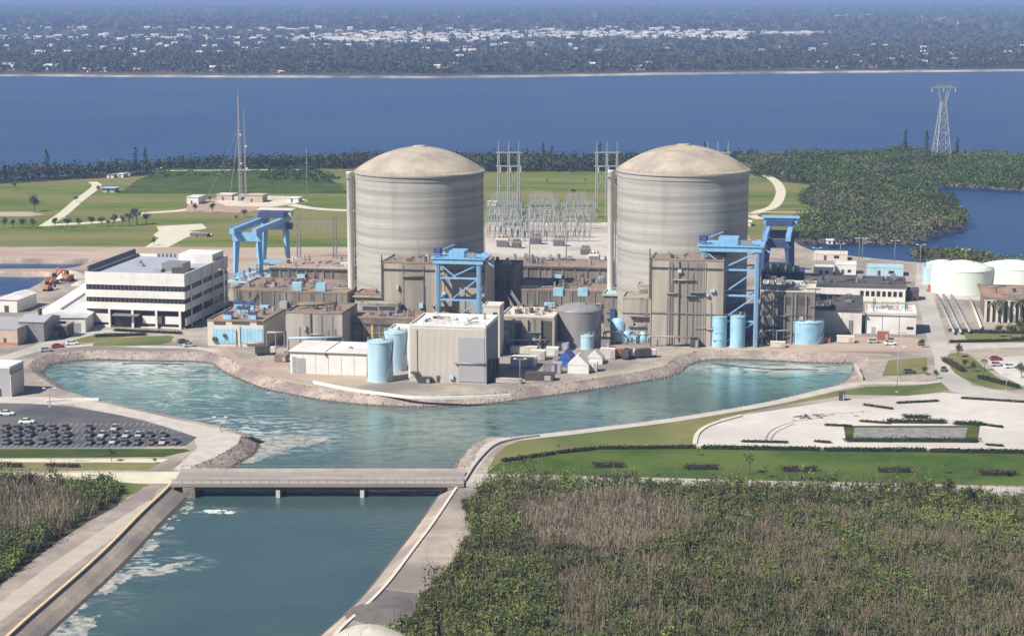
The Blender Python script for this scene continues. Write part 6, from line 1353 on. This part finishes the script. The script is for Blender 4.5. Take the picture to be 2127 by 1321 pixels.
M_cw = mat('white_car_paint', (0.75,0.75,0.75), (0.72,0.72,0.72), rough=.25); M_cg = mat('grey_car_paint', (0.12,0.12,0.13), (0.10,0.10,0.11), rough=.3); M_cs = mat('silver_car_paint', (0.42,0.43,0.45), (0.40,0.41,0.43), rough=.3); M_cr = mat('red_car_paint', (0.35,0.04,0.03), (0.32,0.03,0.03), rough=.3)
cw, cg, cs, cr = car(M_cw), car(M_cg), car(M_cs), car(M_cr); cfirst = set()
def put_car(c, px, py, rot, lb, group):
    if c.name in cfirst: o = dup(c, W(px,py), rot, lb)
    else: cfirst.add(c.name); o = c; o.location = W(px,py); o.rotation_euler = (0,0,rot); o['label'] = lb
    o['group'] = group
put_car(cw, 14, 862, .05, 'white car parked alone at the top left of the dark parking lot', 'cars in the west parking lot'); put_car(cw, 56, 879, .05, 'white car parked second from the left edge in the dark parking lot', 'cars in the west parking lot')
q = random.Random(12)
for row, (y0, x1, nm) in enumerate(((892,250,'rear'),(906,345,'middle'),(921,372,'front'))):
    nn = 0
    for i in range(15):
        x = 12+i*25+q.uniform(-3,3)
        if x > x1 or q.random() < .12: continue
        c, cl = (cg,'dark grey') if q.random() < .94 else (cs,'silver'); nn += 1
        put_car(c, x, y0+q.uniform(-1,1), math.pi/2+q.uniform(-.05,.05)+(math.pi if q.random() < .5 else 0), f'{cl} car, {ORD[nn-1]} from left in the {nm} row of the parking lot', 'cars in the west parking lot')
for px, py, rt, c, lb in [(1888,775,.3,cg,'dark car on the grass patch side road at the right'),(1560,884,1.2,cw,'small white car at the far end of the frontage road') if False else (1912,716,1.4,cg,'dark car parked beside the low white building'),(1960,770,1.3,cg,'dark car waiting at the road fork'),(2070,760,.2,cs,'silver car in the southeast car park, left'),(2098,764,.3,cw,'white car in the southeast car park, right'),(2068,748,.2,cr,'red car at the back of the southeast car park'),
   (120,722,.3,cr,'red car on the perimeter road below the grey store'),(96,730,.4,cs,'silver car left of the red one on the perimeter road'),(150,716,.3,cw,'white car on the perimeter road before the office lawn'),(1815,712,.1,cs,'silver car before the red container'),(1850,716,.1,cw,'white car between the basin and the low white building'),(380,712,.6,cg,'dark car at the road end before the service building'),(394,720,.3,cs,'silver car right beside the dark one before the service building')]: put_car(c, px, py, rt, lb, 'cars around the plant')
# parking bay lines in the west lot and on the big lot
mb = MB()
for i in range(40):
    for y in (885,899,914,929):
        if 12+i*12.5 > 380: continue
        a = W(6+i*12.5, y, .02); mb.box(a.x-.07, a.x+.07, a.y, a.y+4.6, .015, .022)
mb.build('parking_bay_line', M_road, kind='stuff')
M_skid = mat('skid_mark', (0.20,0.15,0.15), (0.30,0.25,0.24), 1.5)
for lb, pts in (('a',[(1588,918),(1602,895),(1640,878),(1700,868)]),('b',[(1600,918),(1612,898),(1650,880)]),('c',[(1660,866),(1720,860),(1800,855)])):
    c = smooth([tuple(W(a,b,.01)) for a, b in pts], 6, False); mb = MB(); vs = []
    for i, p in enumerate(c):
        a = Vector(c[max(i-1,0)]); b = Vector(c[min(i+1,len(c)-1)]); d = (b-a).normalized(); s = Vector((-d.y,d.x,0))*.3; vs += [Vector(p)-s, Vector(p)+s]
    mb.add(vs, [(2*i,2*i+2,2*i+3,2*i+1) for i in range(len(c)-1)]); mb.build('tyre_mark', M_skid, kind='structure')
q = random.Random(9); mb = MB()
for _ in range(60):
    x = 1660+q.random()*50 if q.random() < .6 else 1640+q.random()*170; a = W(x, 868-(x-1650)*.06+q.uniform(-5,5), .012); mb.box(a.x, a.x+q.uniform(.4,1.6), a.y, a.y+q.uniform(.3,1.8), .008, .014)
mb.build('paint_scuff', M_skid, kind='stuff')
# road markings on the frontage road
mb = MB()
for i in range(60):
    a = W(1040+i*22, 993+i*.33, .02)
    mb.box(a.x, a.x+1.6, a.y, a.y+.16, .012, .02)
mb.build('lane_dash', M_line, kind='stuff')
# ---- back field structures
r, w, h = bld('pavilion', 'small blue-roofed pavilion at the end of the dirt track', 'pavilion', 212, 238, 400, 391, 7, M_greyp, M_blue, over=.8, parapet=0)
bx('door', M_dks, r, w*.4, w*.6, -.1, -.01, 0, 2)
for i, (xl, xr, yb, yt, m, m2, d, lb) in enumerate([(222,236,370,364,M_white,M_steel,8,'small white house before the shoreline woods, left one'),(243,256,369,362,M_white,M_whiter,8,'small white house before the shoreline woods, middle one'),(258,270,366,361,M_cream,M_white,6,'small cream house before the shoreline woods, right one'),(324,342,356,351,M_white,M_white,5,'tiny white hut at the top of the green mound'),
   (388,412,424,410,M_white,M_whiter,12,'white shed left of the brick coloured pad'),(450,482,416,405,M_brick,M_cream,10,'pink low building left of the antenna mast foot'),(508,545,420,406,M_brick,M_brick,10,'pink low building right of the antenna mast foot'),(596,620,420,412,M_white,M_whiter,8,'bright white hut beside the road behind the blue crane'),(395,430,492,486,M_brown,M_steel,5,'low dark hut on the gravel pad'),
   (1012,1030,428,420,M_white,M_whiter,6,'little white hut in the field right of the left dome'),(1045,1078,470,462,M_brown,M_steel,6,'low dark control house at the back of the switchyard'),(1540,1560,470,462,M_cream,M_white,8,'small cream hut behind the right dome edge'),(1716,1730,506,500,M_white,M_whiter,5,'tiny white hut at the mangrove edge')]):
    r, w, h = bld('hut', lb, 'hut', xl, xr, yb, yt, d, m, m2, parapet=.1, over=.2, group='huts of the back field'); bx('door', M_dks, r, w*.35, w*.35+1, -.1, -.01, 0, min(2,h-.3))
# houses across the lagoon
def farhouse(kind):
    m, rm, L, D, h = [(M_white,M_whiter,22,12,6),(M_cream,M_brick,16,12,5),(M_white,M_galv,30,14,7),(M_brick,M_white,14,10,5)][kind]
    r = thing('shore_house', 'tmp', 'house'); bx('wall', m, r, -L/2, L/2, 0, D, -.1, h); MB().gable(-L/2-.6, L/2+.6, -.6, D+.6, h+.01, h+3.2, 'x').build('roof', rm, r)
    for i in range(4): bx('window', M_glass, r, -L/2+L*(i+.3)/4, -L/2+L*(i+.7)/4, -.12, -.01, 1.2, h-1)
    return r
fh = [farhouse(k) for k in range(4)]; hu = set(); q = random.Random(77)
HX = [8,22,105,175,195,207,218,262,285,310,318,335,438,470,560,572,585,628,650,905,912,925,940,1225,1240,1318,1330,1345,1705,1720,1735,1746,1778,1815,1838,1850,1868,1880,1900,1918,1926,1978,2052,2058,2110]
zone = lambda x: 'left' if x < 500 else ('middle-left' if x < 1000 else ('middle-right' if x < 1600 else 'right'))
cnt = {}
for i, x in enumerate(HX):
    k = q.randrange(4); sh = np.interp(x, [a for a,b in FS], [b for a,b in FS]); y = sh-q.uniform(5,20); z = zone(x); cnt[z] = cnt.get(z,0)+1
    lb = f'{["white gabled house","pink-roofed cream house","long white hall","small pink house"][k]} on the far shore, {ORD[cnt[z]-1]} from left, {z} stretch'
    if k in hu: o = dup(fh[k], W(x,y), q.uniform(-.5,.5), lb, q.uniform(.5,.9))
    else: hu.add(k); o = fh[k]; o.location = W(x,y); o['label'] = lb
    o['group'] = 'houses on the far shore'
# the far-off town, one mass of roofs
def town(name, fn, n, seed, smin, smax, m=mat('distant_walls', (0.62,0.60,0.57), (0.25,0.24,0.23), 0.02, contrast=(.4,.6))):
    q = random.Random(seed); mb = MB()
    for _ in range(n):
        x, y = fn(q); P = W(x, y); a = q.uniform(smin, smax)*.8; b = q.uniform(smin, smax)*.5; h = q.uniform(3, 7)
        mb.box(P.x-a/2, P.x+a/2, P.y, P.y+b, 0, h); mb.gable(P.x-a/2, P.x+a/2, P.y, P.y+b, h+.1, h+3)
    return mb.build(name, m, kind='stuff')
town('distant_town', lambda q: (lambda x: (x, 82-6*math.sin((x-700)/900*2.2)+q.gauss(0,1)*(4+2*(x<1000))))(q.uniform(690,1550)), 430, 1, 10, 24)
town('distant_town', lambda q: (q.gauss(800,70), q.gauss(84,5)), 90, 2, 10, 24)
town('distant_town', lambda q: (q.uniform(1150,1720), 73-(max(0,(1150-0))*0)+q.gauss(0,1)*.9), 75, 3, 14, 40)
town('distant_houses', lambda q: (q.uniform(-50,700), q.choice((60,62,80,83,84))+q.gauss(0,3)), 150, 4, 10, 24)
town('distant_houses', lambda q: (q.uniform(1500,2200), q.choice((35,38,44,50))+q.gauss(0,3)), 110, 5, 16, 40)
town('distant_houses', lambda q: (q.uniform(400,1500), q.choice((36,42,55,62))+q.gauss(0,4)), 90, 6, 14, 34)
town('distant_houses', lambda q: (q.uniform(-50,2200), q.uniform(95,125)), 70, 7, 10, 20)
